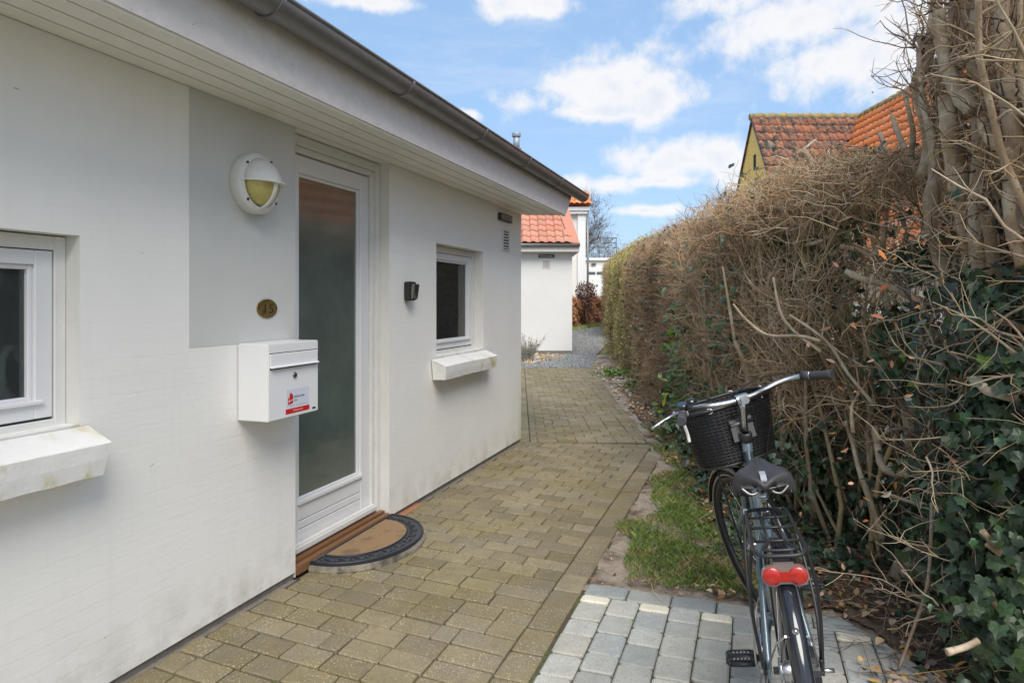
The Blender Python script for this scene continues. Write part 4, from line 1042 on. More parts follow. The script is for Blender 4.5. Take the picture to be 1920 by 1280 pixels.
# mossy board fence behind the hedge
bf = tag(empty('board_fence', (2.58, 1.0, 0)), 'low green mossy fence of slanting boards behind the bare hedge', 'fence')
me = None
y = 0.0
while y < 9.8:
    mb = MB(); mb.cbox(-.045, .045, y-.045, y+.045, -.05, 1.36, .006); mb.build('post', M_fence, bf)
    if y+1.8 < 11:
        for z in (.06, 1.22): mb = MB(); mb.cbox(-.02, .02, y+.046, y+1.754, z, z+.07, .004); mb.build('rail', M_fence, bf)
        for k in range(-9, 13):         # slanting boards clipped to the bay
            z0 = k*.125; p = [(y+.05, z0), (y+.05, z0+.112), (y+1.75, z0+.112+.95), (y+1.75, z0+.95)]
            p = [(yy, (1.22-(zz-.13))) for yy, zz in p]
            q = clip(clip(p, 0, -1, -.135), 0, 1, 1.215)
            if len(q) < 3 or area(q) < .004: continue
            mb = MB(); M_ = Matrix(((0, 0, 1, 0), (1, 0, 0, 0), (0, 1, 0, 0), (0, 0, 0, 1)))
            dd = random.uniform(-.003, .003); mb.prism(q, -.010+dd, .006+dd, M_); mb.build('board', M_fence, bf)
    y += 1.8

# ------------------------------------------------------------------ vegetation machinery
def unit(v): return v/np.maximum(np.linalg.norm(v, axis=-1, keepdims=True), 1e-9)
def grow(P0_, D0, L, r0, r1, segs=2, wob=.25, up=0.0, sides=3):
    """n branches in one go: returns points (n,segs+1,3), radii (n,segs+1)"""
    n = len(P0_); pts = np.empty((n, segs+1, 3)); pts[:, 0] = P0_; d = unit(np.asarray(D0, float))
    st = (np.asarray(L)/segs).reshape(-1, 1)*np.ones((n, 1))
    for k in range(segs):
        pts[:, k+1] = pts[:, k]+d*st
        d = unit(d+rng.normal(size=(n, 3))*wob+np.array([0, 0, up]))
    t = np.linspace(0, 1, segs+1)[None]
    rad = np.asarray(r0).reshape(-1, 1)*(1-t)+np.asarray(r1).reshape(-1, 1)*t
    return pts, rad*np.ones((n, 1))
def tubes(pts, rad, sides=3):
    n, m, _ = pts.shape
    d = np.empty_like(pts); d[:, 1:-1] = pts[:, 2:]-pts[:, :-2]; d[:, 0] = pts[:, 1]-pts[:, 0]; d[:, -1] = pts[:, -1]-pts[:, -2]; d = unit(d)
    ref = np.where(np.abs(d[:, :1, 2:3]) < .9, np.array([0, 0, 1.])[None, None], np.array([1., 0, 0])[None, None])*np.ones((n, m, 1))
    u = unit(np.cross(d, ref)); w = np.cross(d, u)
    a = 2*np.pi*np.arange(sides)/sides
    V = pts[:, :, None]+rad[:, :, None, None]*(u[:, :, None]*np.cos(a)[None, None, :, None]+w[:, :, None]*np.sin(a)[None, None, :, None])
    V = V.reshape(-1, 3)
    i = np.arange(n)[:, None, None]*m*sides; j = np.arange(m-1)[None, :, None]*sides; k = np.arange(sides)[None, None]
    a0 = i+j+k; a1 = i+j+(k+1) % sides
    Fq = np.stack([a0, a1, a1+sides, a0+sides], -1).reshape(-1, 4)
    return V, Fq
def merge(parts):
    V = []; Fq = []; o = 0
    for v, f in parts: V.append(v); Fq.append(f+o); o += len(v)
    return np.concatenate(V), np.concatenate(Fq)
def stuff_tubes(name, sets, m, parent=None, sides=3):
    V, Fq = merge([tubes(p, r, sides) for p, r in sets]); return tag(np_mesh(name, V, Fq, m, parent, sides > 3), kind='stuff')
def children(pts, rad, n, tlo=.2, thi=1.0, spread=1.0):
    """start points and directions on parent branches"""
    k = rng.integers(0, len(pts), n); m = pts.shape[1]-1
    t = rng.uniform(tlo, thi, n)*m; i = np.minimum(t.astype(int), m-1); f = (t-i)[:, None]
    P = pts[k, i]*(1-f)+pts[k, i+1]*f; dd = unit(pts[k, i+1]-pts[k, i]); r = rad[k, i]*(1-f[:, 0])+rad[k, i+1]*f[:, 0]
    D_ = unit(dd+rng.normal(size=(n, 3))*spread); return P, D_, r
# leaf shapes (flat fans with a fold)
def leaf_shape(kind):
    if kind == 'ivy':
        o = [(0, .02), (.22, -.12), (.46, .02), (.40, .27), (.46, .52), (.22, .62), (0, 1.0), (-.22, .62), (-.46, .52), (-.37, .26), (-.46, .02), (-.22, -.12)]
    elif kind == 'long': o = [(0, 0), (.16, .2), (.22, .5), (.12, .85), (0, 1.05), (-.12, .85), (-.22, .5), (-.16, .2)]
    else: o = [(0, 0), (.26, .2), (.33, .52), (.16, .85), (0, 1.0), (-.16, .85), (-.33, .52), (-.26, .2)]
    V = [(x, y, abs(x)*.30-(y-.4)**2*.22) for x, y in o]; V.append((0, .38, .02)); c = len(V)-1; n = len(o)
    return np.array(V, float), np.array([(i, (i+1) % n, c) for i in range(n)])
LS = {k: leaf_shape(k) for k in ('ivy', 'long', 'oval')}
def leaf_mats(P, nrm, size, roll=None, tip=None):
    n = len(P); z = unit(nrm); t = rng.normal(size=(n, 3)) if tip is None else tip+rng.normal(size=(n, 3))*.35
    y = unit(t-z*(t*z).sum(-1, keepdims=True)); x = np.cross(y, z)
    return np.stack([x, y, z], -1)*np.asarray(size).reshape(-1, 1, 1)
def stuff_leaves(name, kind, P, nrm, size, m, parent=None, tip=None):
    Vt, Ft = LS[kind]; R = leaf_mats(P, nrm, size, tip=tip); R[:, :, 0] *= rng.uniform(.7, 1.2, (len(P), 1)); R[:, :, 2] *= rng.uniform(-1.2, 2.6, (len(P), 1)); Vt = Vt+0
    V = (np.einsum('nij,vj->nvi', R, Vt)+P[:, None]).reshape(-1, 3)
    Fc = (Ft[None]+(np.arange(len(P))*len(Vt))[:, None, None]).reshape(-1, 3)
    return tag(np_mesh(name, V, Fc, m, parent), kind='stuff')
def leaf_objects(name, kind, P, nrm, size, mats, parent, tip=None):
    Vt, Ft = LS[kind]; R = leaf_mats(P, nrm, np.ones(len(P)), tip=tip); mes = []
    for k, m in enumerate(mats):
        v = Vt.copy(); v[:, 2] += (rng.normal(size=len(v))*.03); me = bpy.data.meshes.new(name); me.from_pydata(v.tolist(), [], Ft.tolist()); me.materials.append(m); mes.append(me)
    for i in range(len(P)):
        o = link(name, mes[i % len(mes)], parent); M = np.eye(4); M[:3, :3] = R[i]*float(np.asarray(size).reshape(-1)[i if np.size(size) > 1 else 0]); M[:3, 3] = P[i]
        o.matrix_basis = Matrix(M.tolist())

# clipped hedges -------------------------------------------------
def hedge(name, label, c0, c1, hw_, h0, h1, g0, g1, ntwig, mats_, lmin, lmax, r, leafspec=None, lump=.085, both=False, endcap=True, rough=.10, core_in=.20, group=None, flip=False):
    """hedge from c0 to c1 (centre line), half width hw_, rounded top; twigs in the outer shell round a core painted dark as shade"""
    o = tag(empty(name, (0, 0, 0)), label, 'hedge', group)
    c0 = np.array(c0, float); c1 = np.array(c1, float); ax = unit(c1-c0); nm = np.array([-ax[1], ax[0]]); 
    if (nm[0] > 0) != flip: nm = -nm          # face towards the path
    Ln = np.linalg.norm(c1-c0); ph = rng.uniform(0, 6, 6)
    def surf(s, t, inset=0.0):
        """s 0..1 along, t 0..1 round from foot of the path side over the top"""
        h = h0+(h1-h0)*s; g = g0+(g1-g0)*s; R = hw_*.8
        per = np.clip(t, 0, 1); vs_ = .68
        lumpv = lump*(np.sin(s*Ln*2.1+ph[0])*np.sin(t*7+ph[1])+.6*np.sin(s*Ln*5.3+ph[2]+t*9)+.4*np.sin(s*Ln*11+t*17+ph[3]))
        a = np.clip((per-vs_)/(1-vs_), 0, 1)*np.pi*.62
        off = np.where(per < vs_, hw_, hw_-R+R*np.cos(a)); z = np.where(per < vs_, per/vs_*(h-R), h-R+R*np.sin(a))
        no = np.where(per < vs_, 1.0, np.cos(a)); nz = np.where(per < vs_, 0.0, np.sin(a))
        off = off+(lumpv-inset)*no-.10*np.clip(1-z/.7, 0, 1)*0; z = z+(lumpv-inset)*nz
        P = np.zeros(s.shape+(3,)); base = c0+(c1-c0)*s[..., None]
        P[..., :2] = base+nm*off[..., None]; P[..., 2] = g+np.maximum(z, .0)
        Nn = np.zeros_like(P); Nn[..., :2] = nm*no[..., None]; Nn[..., 2] = nz
        return P, Nn
    S, T = np.meshgrid(np.linspace(.0, 1, max(8, int(Ln*8))), np.linspace(0, 1, 26))
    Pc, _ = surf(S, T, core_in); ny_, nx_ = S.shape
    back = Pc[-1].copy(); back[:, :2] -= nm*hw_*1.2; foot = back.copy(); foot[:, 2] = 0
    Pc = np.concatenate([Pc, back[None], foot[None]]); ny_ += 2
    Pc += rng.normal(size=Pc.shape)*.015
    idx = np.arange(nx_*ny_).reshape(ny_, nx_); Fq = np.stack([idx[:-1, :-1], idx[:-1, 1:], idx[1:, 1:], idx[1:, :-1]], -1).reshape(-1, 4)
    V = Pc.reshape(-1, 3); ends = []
    co = np_mesh('shade_core', V, Fq, M_core, o); tag(co, kind='stuff')  # dark inner mass added so gaps between twigs read as shade
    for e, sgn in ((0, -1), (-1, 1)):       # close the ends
        mb = MB(); ring = [tuple(p) for p in Pc[:, e]]; mb.add(ring, [tuple(range(len(ring)))]); tag(mb.build('shade_core_end', M_core, o), kind='stuff')
    sets = {}
    for mi, (m, share) in enumerate(mats_):
        n = int(ntwig*share)
        s = rng.uniform(0, 1, n); t = rng.beta(1.1, .9, n); P, Nn = surf(s, t, 0)
        n_end = n//9 if endcap else 0        # twigs on the near end too
        P = P-Nn*rng.uniform(.06, .22, n)[:, None]
        if n_end:
            k = slice(0, n_end); e = np.where(rng.random(n_end) < .75, 0, 1)
            q, qn = surf(e.astype(float), rng.uniform(0, 1, n_end)); ins = rng.uniform(0, hw_*1.9, n_end)[:, None]*nm
            q[:, :2] -= ins; P[k] = q; Nn[k, :2] = ax*np.where(e == 0, -1, 1)[:, None]; Nn[k, 2] = 0
            P[k] -= Nn[k]*rng.uniform(-.02, .15, n_end)[:, None]
        D_ = Nn*.75+rng.normal(size=(n, 3))*.75+np.array([0, 0, .12]); L = rng.uniform(lmin, lmax, n)
        p1, r1_ = grow(P, D_, L, rng.uniform(.7, 1.3, n)*r, np.full(n, r*.35), 3, .55)
        nc = n; q, dq, rq = children(p1, r1_, nc, .3, 1, .9); p2, r2_ = grow(q, dq, rng.uniform(.3, .6, nc)*lmax*.55, np.full(nc, r*.5), np.full(nc, r*.22), 1)
        stuff_tubes('twigs', [(p1, r1_)], m, o); stuff_tubes('fine_twigs', [(p2, r2_)], m, o)
    for (kind, m, nl, size, bias) in (leafspec or []):
        s = rng.uniform(0, 1, nl); t = rng.beta(bias[0], bias[1], nl); P, Nn = surf(s, t, 0); P = P-Nn*rng.uniform(-.03, .12, nl)[:, None]
        if len(bias) > 2: s = bias[2][0]+(bias[2][1]-bias[2][0])*rng.uniform(0, 1, nl); P, Nn = surf(s, t, 0); P = P-Nn*rng.uniform(-.03, .12, nl)[:, None]
        stuff_leaves('leaves', kind, P, Nn+rng.normal(size=(nl, 3))*.6, rng.uniform(.7, 1.25, nl)*size, m, o)
    return o, surf
h1, s1 = hedge('clipped_hedge', 'long clipped brown twiggy hedge with rounded top along the right of the brick path', (2.42, 6.1), (2.38, 11.0), .50, 2.26, 2.44, 0, 0, 26000,
      [(M_twig, .62), (M_twig_pale, .38)], .10, .26, .0026, [('ivy', M_ivy, 900, .055, (1.2, 1.2)), ('oval', M_litter, 1500, .035, (1, 1))], core_in=.24)
h2, s2 = hedge('yellow_green_hedge', 'yellowish green clipped hedge in the middle of the row, between two brown ones', (2.80, 12.2), (3.05, 17.5), .62, 2.60, 2.66, 0, 0, 12000,
      [(M_twig_g, .6), (M_twig, .4)], .10, .24, .003, [('oval', M_yleaf, 11000, .036, (1.6, .9)), ('oval', M_twig_g, 3000, .03, (1, 1))], core_in=.16)
h3, s3 = hedge('far_brown_hedge', 'far brown green clipped hedge at the bend of the gravel path', (3.75, 22.5), (4.3, 27.5), .60, 2.62, 2.62, .2, .45, 8000,
      [(M_twig_g, .5), (M_twig, .5)], .12, .28, .004, [('oval', M_twig_g, 4000, .045, (1.4, .9))], core_in=.16)
h4, s4 = hedge('low_beech_hedge', 'low hedge of rusty dead leaves beyond the gravel path', (2.0, 26.2), (4.6, 30.8), .35, 1.2, 1.18, .36, .5, 2500,
      [(M_twig, 1.0)], .12, .28, .005, [('oval', M_beech, 12000, .075, (1, .9))], core_in=.10, flip=True)

# bare trees, recursive ---------------------------------------------
def bare_tree(base, h, r, levels, spread, seed, trunk_up=.35, nchild=(3, 5), lean=(0, 0)):
    rs = random.Random(seed); segs = []
    def rec(p, d, L, rad, lv):
        n = 4 if lv < levels-1 else 2; pts = [p]; rr = [rad]
        for i in range(n):
            d = (d+Vector((rs.gauss(0, .11), rs.gauss(0, .11), rs.gauss(.03, .06)))).normalized(); p = p+d*L/n; pts.append(p); rr.append(rad*(1-.5*(i+1)/n))
        segs.append((pts, rr, lv))
        if lv < levels:
            for c in range(rs.randint(*nchild)+(2 if lv == levels-1 else 0)):
                i = rs.randint(1 if lv else 2, n); a = rs.uniform(0, 6.28); ortho = d.orthogonal().normalized(); o2 = d.cross(ortho)
                dd = (d*rs.uniform(.5, 1.1)+(ortho*math.cos(a)+o2*math.sin(a))*spread*rs.uniform(.5, 1.1)+Vector((0, 0, .18))).normalized()
                rec(pts[i], dd, L*rs.uniform(.55, .78), max(rr[i]*.62, .006), lv+1)
    rec(Vector(base), Vector((lean[0], lean[1], 1)).normalized(), h*trunk_up, r, 0); return segs
def tree(name, label, base, h, r, levels, spread, seed, m, **k):
    o = tag(empty(name, base), label, 'tree', k.pop('group', None)); segs = bare_tree((0, 0, 0), h, r, levels, spread, seed, **k)
    mb = MB(); [mb.tube(p, rr, 7, False) for p, rr, lv in segs if lv == 0]; mb.build('trunk', m, o)
    mb = MB(); [mb.tube(p, rr, 5, False) for p, rr, lv in segs if lv in (1, 2)]; mb.build('limbs', m, o)
    mb = MB(); [mb.tube(p, rr, 3, False) for p, rr, lv in segs if lv > 2]; tag(mb.build('crown', m, o), kind='stuff'); return o
tree('bare_tree', 'tall leafless tree rising behind the garage railing', (4.75, 43, .8), 7.4, .17, 5, .85, 11, M_bark_dark, trunk_up=.38, nchild=(4, 5))
tree('bare_tree', 'lower leafless multi limbed tree behind the garage, right of the tall one', (5.4, 41, .8), 6.4, .12, 5, 1.05, 5, M_bark_dark, trunk_up=.32, nchild=(4, 5))
# low reddish shrub by the tall white house
ts = tag(empty('topiary_shrub', (3.0, 26.6, .40)), 'small reddish leaved shrub with bent trunk, left of the garage door', 'shrub')
mb = MB(); mb.tube([(.0, 0, 0), (-.08, 0, .3), (-.12, 0, .6), (-.05, 0, .95), (-.15, 0, 1.3)], [.045, .04, .04, .035, .02], 7); mb.tube([(-.1, 0, .6), (.1, 0, .9), (.15, 0, 1.25)], [.03, .02, .015], 5); mb.build('trunk', M_bark_dark, ts)
n = 1500; P = unit(rng.normal(size=(n, 3)))*(rng.uniform(.5, 1.05, (n, 1)))*np.array([.40, .35, .50])+np.array([-.12, 0, 1.35]); P += np.sin(P[:, [1, 2, 0]]*12)*.04
stuff_leaves('leaves', 'oval', P, rng.normal(size=(n, 3)), rng.uniform(.04, .08, n), mat('red_green_leaf', (.10, .07, .05), .6, island=.5, color2=(.30, .11, .09), c2scale=6), ts)
# pale shrublet at the annex corner
ps = tag(empty('pale_shrub', (.36, 16.4, 0)), 'small pale twiggy shrub at the foot of the annex wall', 'shrub')
n = 160; a = rng.uniform(0, 6.28, n); P = rng.normal(size=(n, 3))*np.array([.08, .08, 0]); D_ = np.stack([np.cos(a)*.5, np.sin(a)*.5, np.ones(n)], -1); p1, r1 = grow(P, D_, rng.uniform(.3, .75, n), np.full(n, .005), np.full(n, .002), 3, .25)
q, dq, _r = children(p1, r1, 500, .4, 1, .8); p2, r2 = grow(q, dq, rng.uniform(.05, .16, 500), np.full(500, .003), np.full(500, .0015), 1)
stuff_tubes('stems', [(p1, r1), (p2, r2)], mat('silvery_twig', (.42, .40, .33), .8, island=.3), ps); stuff_leaves('leaves', 'oval', q, dq, rng.uniform(.02, .045, 500), M_greyleaf, ps)
# green ferny tuft by the hedge foot
for (x, y_, s_, lb) in ((2.0, 13.0, .30, 'bright green tuft of weeds at the foot of the hedge where the gravel starts'), (2.05, 10.9, .20, 'small green tuft of weeds beside the paving, at the clipped hedge end')):
    gt = tag(empty('weed_tuft', (x, y_, 0)), lb, 'plant'); n = 420; P = rng.normal(size=(n, 3))*np.array([s_*.6, s_*.6, 0])+np.array([0, 0, .02]); P[:, 2] += rng.uniform(0, .12, n)
    stuff_leaves('leaves', 'oval', P, rng.normal(size=(n, 3))+np.array([0, 0, 1.2]), rng.uniform(.03, .07, n), mat('weed_green', (.13, .23, .035), .55, island=.4), gt)
    mb = MB(); [mb.tube([(0, 0, 0), (random.uniform(-s_, s_)*.6, random.uniform(-s_, s_)*.6, .13)], .003, 3) for _ in range(14)]; mb.build('stems', M_twig_g, gt)

# ------------------------------------------------------------------ bare open hedge between clipped hedge and tall shrub
def limb(name, pts, r, m, parent, sides=9, knots=True):
    """a traced limb: smooth the points, add small knots"""
    P = [Vector(at(*p)) for p in pts]; out = []; rr = []; n = len(P); k = 4
    for i in range(n-1):
        p0, p1, p2, p3 = P[max(i-1, 0)], P[i], P[i+1], P[min(i+2, n-1)]
        for j in range(k):
            t = j/k; q = .5*((2*p1)+(p2-p0)*t+(2*p0-5*p1+4*p2-p3)*t*t+(3*p1-p0-3*p2+p3)*t**3); out.append(q)
            f = (i+t)/(n-1); rad = r[0]*(1-f)+r[1]*f; rr.append(rad*(1+(random.uniform(.05, .30) if knots and random.random() < .18 else random.uniform(-.05, .05))))
    out.append(P[-1]); rr.append(r[1]); mb = MB(); mb.tube(out, rr, sides); return mb.build(name, m, parent)

op = tag(empty('open_hedge', (0, 0, 0)), 'leggy unclipped hedge of pale arching branches behind the bicycle', 'hedge')
n = 110
base = np.stack([rng.uniform(1.85, 2.40, n), np.where(rng.random(n) < .10, rng.uniform(3.1, 4.3, n), rng.uniform(4.2, 6.5, n)), np.zeros(n)], -1)
st_p, st_r = grow(base, np.stack([rng.normal(size=n)*.22-.05, rng.normal(size=n)*.25, np.ones(n)], -1), rng.uniform(1.5, 2.45, n), rng.uniform(.008, .020, n), rng.uniform(.004, .008, n), 7, .17, .05); st_p[..., 2] = np.minimum(st_p[..., 2], np.minimum(2.16, 1.30+.225*st_p[..., 1])+.01*np.arange(8)); st_p[..., 0] = np.maximum(st_p[..., 0], 1.74)
V = None
for i in range(70):
    v, f = tubes(st_p[i:i+1], st_r[i:i+1], 6); np_mesh('stem', v, f, M_bark if i % 2 else M_barkgreen, op, True)
stuff_tubes('thin_stems', [(st_p[70:], st_r[70:])], M_barkgreen, op, 5)
q, dq, rq = children(st_p, st_r, 1250, .25, 1, .75); dq[:, 0] -= .35
b1p, b1r = grow(q, dq, rng.uniform(.3, .85, 1250), np.minimum(rq, .008)*rng.uniform(.5, .9, 1250), np.full(1250, .002), 6, .34, .03)
b1p[..., 0] = np.maximum(b1p[..., 0], 1.60+.12*rng.random(b1p.shape[:2])); _ok = (b1p[..., 2]-np.minimum(2.32, 1.40+.225*b1p[..., 1])).max(1) < 0; b1p, b1r = b1p[_ok], b1r[_ok]
stuff_tubes('branches', [(b1p, b1r)], M_twig_pale, op, 4)
_m = b1p[:, 2]; b1k = ~((_m[:, 1] < 4.9) & (_m[:, 2] > 1.0) & (_m[:, 2] < 1.8) & (rng.random(len(b1p)) < .7)); b1p, b1r = b1p[b1k], b1r[b1k]
q, dq, rq = children(b1p, b1r, 9000, .2, 1, .9); b2p, b2r = grow(q, dq, rng.uniform(.06, .26, 9000), np.full(9000, .0022), np.full(9000, .0010), 3, .3, .0)
stuff_tubes('twigs', [(b2p[:5500], b2r[:5500])], M_twig_pale, op); stuff_tubes('twigs', [(b2p[5500:], b2r[5500:])], M_twig, op)
# dense clipped top of the open hedge
n = 9000
P = np.stack([1.88+rng.uniform(-.30, .55, n), rng.uniform(3.1, 6.4, n), 2.12+rng.normal(size=n)*.09], -1); P[:, 2] -= np.clip((1.75-P[:, 0])*1.0, 0, .3)
D_ = rng.normal(size=(n, 3))+np.array([-.1, 0, .25]); t1, tr1 = grow(P, D_, rng.uniform(.07, .26, n), rng.uniform(.0018, .005, n), np.full(n, .0013), 3, .6); _ok = (t1[..., 2]-np.minimum(2.42, 1.40+.235*t1[..., 1])).max(1) < 0; t1, tr1 = t1[_ok], tr1[_ok]
_h = len(t1)//2; stuff_tubes('top_twigs', [(t1[:_h], tr1[:_h])], M_twig, op); stuff_tubes('top_twigs', [(t1[_h:], tr1[_h:])], M_twig_pale, op)
# limbs that stand out in the open hedge
for pts, r in [
    ([(1505, 282, 4.1), (1520, 302, 4.05), (1525, 335, 4.0), (1516, 366, 3.95)], (.018, .020)),
    ([(1516, 366, 3.95), (1532, 388, 3.9), (1562, 404, 3.95), (1588, 420, 4.0)], (.020, .016)),
    ([(1516, 366, 3.95), (1497, 374, 4.0), (1478, 386, 4.05)], (.010, .005)),
    ([(1505, 282, 4.1), (1530, 262, 4.2)], (.010, .006)),
    ([(1597, 290, 4.0), (1606, 325, 3.95), (1622, 344, 3.9), (1650, 318, 3.85), (1672, 296, 3.8)], (.013, .018)),
    ([(1552, 282, 4.2), (1566, 330, 4.15), (1585, 352, 4.1), (1597, 386, 4.05)], (.009, .011)),
    ([(1520, 345, 4.0), (1566, 346, 3.95), (1596, 384, 3.9)], (.007, .011)),
    ([(1460, 373, 4.3), (1480, 412, 4.2), (1532, 432, 4.1), (1560, 434, 4.1)], (.007, .008)),
    ([(1480, 412, 4.2), (1450, 428, 4.3), (1400, 436, 4.4)], (.009, .005)),
    ([(1510, 460, 4.0), (1545, 450, 3.9), (1566, 436, 3.85)], (.011, .009)),
    ([(1585, 508, 3.5), (1620, 524, 3.45), (1660, 534, 3.4), (1702, 556, 3.35)], (.016, .014)),
    ([(1575, 462, 3.7), (1610, 468, 3.65), (1636, 478, 3.6), (1656, 448, 3.6), (1658, 420, 3.6)], (.013, .013)),
    ([(1445, 560, 4.6), (1440, 530, 4.6), (1455, 500, 4.6), (1462, 470, 4.65)], (.014, .006)),
    ([(1445, 560, 4.6), (1412, 535, 4.6), (1395, 510, 4.7)], (.012, .006)),
    ([(1470, 850, 4.4), (1465, 760, 4.4), (1450, 650, 4.5), (1442, 560, 4.6)], (.020, .013)),
    ([(1410, 780, 4.8), (1402, 700, 4.8), (1385, 655, 4.8), (1378, 640, 4.9)], (.022, .012)),
    ([(1378, 640, 4.9), (1365, 560, 4.9), (1355, 500, 5.0)], (.013, .006)),
    ([(1540, 640, 3.6), (1500, 630, 3.7), (1440, 628, 3.8), (1400, 600, 3.9), (1375, 570, 4.0)], (.010, .006)),
    ([(1540, 660, 3.6), (1470, 600, 3.8), (1450, 520, 3.9)], (.009, .007)),
    ([(1640, 760, 3.4), (1590, 700, 3.5), (1550, 640, 3.6), (1480, 590, 3.7)], (.010, .007)),
    ([(1600, 812, 3.4), (1598, 760, 3.5), (1628, 715, 3.55)], (.010, .006)),
    ([(1655, 1010, 3.3), (1640, 960, 3.35), (1612, 885, 3.4), (1598, 830, 3.5), (1585, 790, 3.5)], (.015, .008)),
    ([(1770, 884, 3.2), (1735, 882, 3.2), (1690, 888, 3.25), (1655, 875, 3.3), (1645, 830, 3.35), (1640, 800, 3.4)], (.022, .016)),
    ([(1645, 830, 3.35), (1665, 808, 3.3), (1700, 804, 3.3)], (.010, .008)),
    ([(1840, 965, 2.9), (1760, 950, 3.0), (1700, 938, 3.1), (1655, 922, 3.2)], (.010, .006)),
    ([(1748, 942, 2.7), (1746, 1010, 2.65), (1738, 1100, 2.6), (1712, 1180, 2.6), (1684, 1256, 2.6)], (.008, .005)),
    ([(1700, 1110, 2.9), (1735, 1120, 2.85), (1758, 1106, 2.8), (1690, 1070, 2.9)], (.008, .006)),
]: limb('limb', pts, r, M_bark, op)

# ------------------------------------------------------------------ tall hard pruned shrub at the right
tsr = tag(empty('tall_shrub', (0, 0, 0)), 'tall hard pruned leafless shrub with thick pale stems at the right edge', 'shrub')
TR = [
    ([(1752, 1075, 3.6), (1745, 1000, 3.6), (1722, 860, 3.55), (1706, 760, 3.5), (1702, 722, 3.5)], (.078, .046)),
    ([(1776, 1060, 3.5), (1780, 950, 3.4), (1782, 860, 3.35), (1790, 800, 3.3), (1800, 700, 3.2), (1795, 600, 3.1), (1775, 520, 3.05), (1752, 440, 3.0)], (.055, .045)),
    ([(1752, 440, 3.0), (1745, 380, 2.95), (1757, 320, 2.95), (1760, 250, 2.9), (1780, 150, 2.85), (1790, 30, 2.8), (1792, -40, 2.8)], (.040, .030)),
    ([(1752, 440, 3.0), (1768, 380, 2.95), (1772, 300, 2.9), (1768, 210, 2.85), (1800, 120, 2.8), (1812, 20, 2.75), (1815, -60, 2.7)], (.034, .022)),
    ([(1870, 640, 2.9), (1850, 560, 2.85), (1822, 460, 2.8), (1806, 400, 2.8), (1792, 320, 2.75), (1780, 240, 2.7), (1775, 180, 2.7)], (.046, .040)),
    ([(1858, 620, 2.6), (1842, 520, 2.6), (1830, 430, 2.6), (1836, 300, 2.6), (1836, 180, 2.6), (1834, 60, 2.6), (1838, -60, 2.6)], (.036, .030)),
    ([(1730, 330, 3.1), (1742, 260, 3.05), (1720, 160, 3.0), (1735, 120, 3.0), (1752, 50, 3.0), (1758, -50, 3.0)], (.030, .030)),
    ([(1730, 330, 3.1), (1762, 268, 3.0), (1760, 180, 3.0), (1740, 110, 3.0), (1722, 70, 3.1)], (.035, .018)),
    ([(1758, 320, 2.9), (1742, 230, 2.9), (1728, 180, 2.95), (1722, 90, 3.0)], (.026, .012)),
    ([(1828, 210, 2.55), (1798, 175, 2.6), (1778, 130, 2.65), (1765, 80, 2.7), (1760, 20, 2.7)], (.036, .030)),
    ([(1950, 190, 2.4), (1915, 186, 2.4), (1880, 170, 2.45), (1850, 150, 2.5), (1822, 120, 2.55)], (.034, .028)),
    ([(1950, 120, 2.35), (1905, 100, 2.4), (1865, 85, 2.5), (1825, 75, 2.55)], (.026, .018)),
    ([(1950, 20, 2.3), (1925, 40, 2.35), (1900, 75, 2.4), (1876, 90, 2.45)], (.024, .020)),
    ([(1960, 312, 2.4), (1905, 292, 2.4), (1868, 272, 2.45), (1848, 245, 2.5), (1842, 220, 2.5)], (.032, .022)),
    ([(1706, 300, 3.3), (1712, 250, 3.2), (1702, 200, 3.2), (1695, 170, 3.3)], (.018, .008)),
    ([(1735, 345, 3.2), (1702, 290, 3.3), (1680, 240, 3.4), (1672, 215, 3.5)], (.022, .010)),
    ([(1880, 700, 2.7), (1868, 600, 2.6), (1862, 480, 2.55), (1850, 400, 2.5)], (.038, .026)),
    ([(1930, 430, 2.4), (1910, 360, 2.4), (1905, 280, 2.4), (1890, 200, 2.4), (1880, 60, 2.4), (1878, -50, 2.4)], (.032, .030)),
    ([(1918, 500, 2.3), (1895, 420, 2.35), (1890, 330, 2.4), (1880, 240, 2.5)], (.024, .020)),
    ([(1905, 900, 2.6), (1895, 760, 2.6), (1882, 620, 2.6), (1880, 500, 2.6)], (.030, .022)),
    ([(1810, 600, 3.0), (1795, 520, 3.0), (1780, 460, 3.0), (1766, 400, 3.0)], (.024, .018)),
    ([(1910, 60, 2.6), (1896, 20, 2.6), (1880, -60, 2.6)], (.040, .036)),
    ([(1950, 260, 2.7), (1930, 120, 2.7), (1935, -60, 2.7)], (.036, .030)),
]
for pts, r in TR: limb('stem', pts, (r[0]*.86, r[1]*.8), M_bark, tsr, 11)
tp = np.array([at(*p[-1]) for p, r in TR]+[at(*p[len(p)//2]) for p, r in TR]); k_ = rng.integers(0, len(tp), 520); k_ = np.where((k_ % len(TR) == 15) | (k_ % len(TR) == 14), 3, k_)
f1, f1r = grow(tp[k_]+rng.normal(size=(520, 3))*.02, rng.normal(size=(520, 3))+np.array([-.15, -.1, .7]), rng.uniform(.05, .34, 520), rng.uniform(.002, .0055, 520), np.full(520, .0013), 5, .26, .06)
q, dq, rq = children(f1, f1r, 1500, .2, 1, .8); f2, f2r = grow(q, dq, rng.uniform(.02, .11, 1500), np.full(1500, .0019), np.full(1500, .0009), 2, .3)
stuff_tubes('tufts', [(f1[:300], f1r[:300])], M_bark, tsr, 5); stuff_tubes('tufts', [(f1[300:], f1r[300:])], M_bark_dark, tsr, 4); stuff_tubes('tufts', [(f2, f2r)], M_twig, tsr)
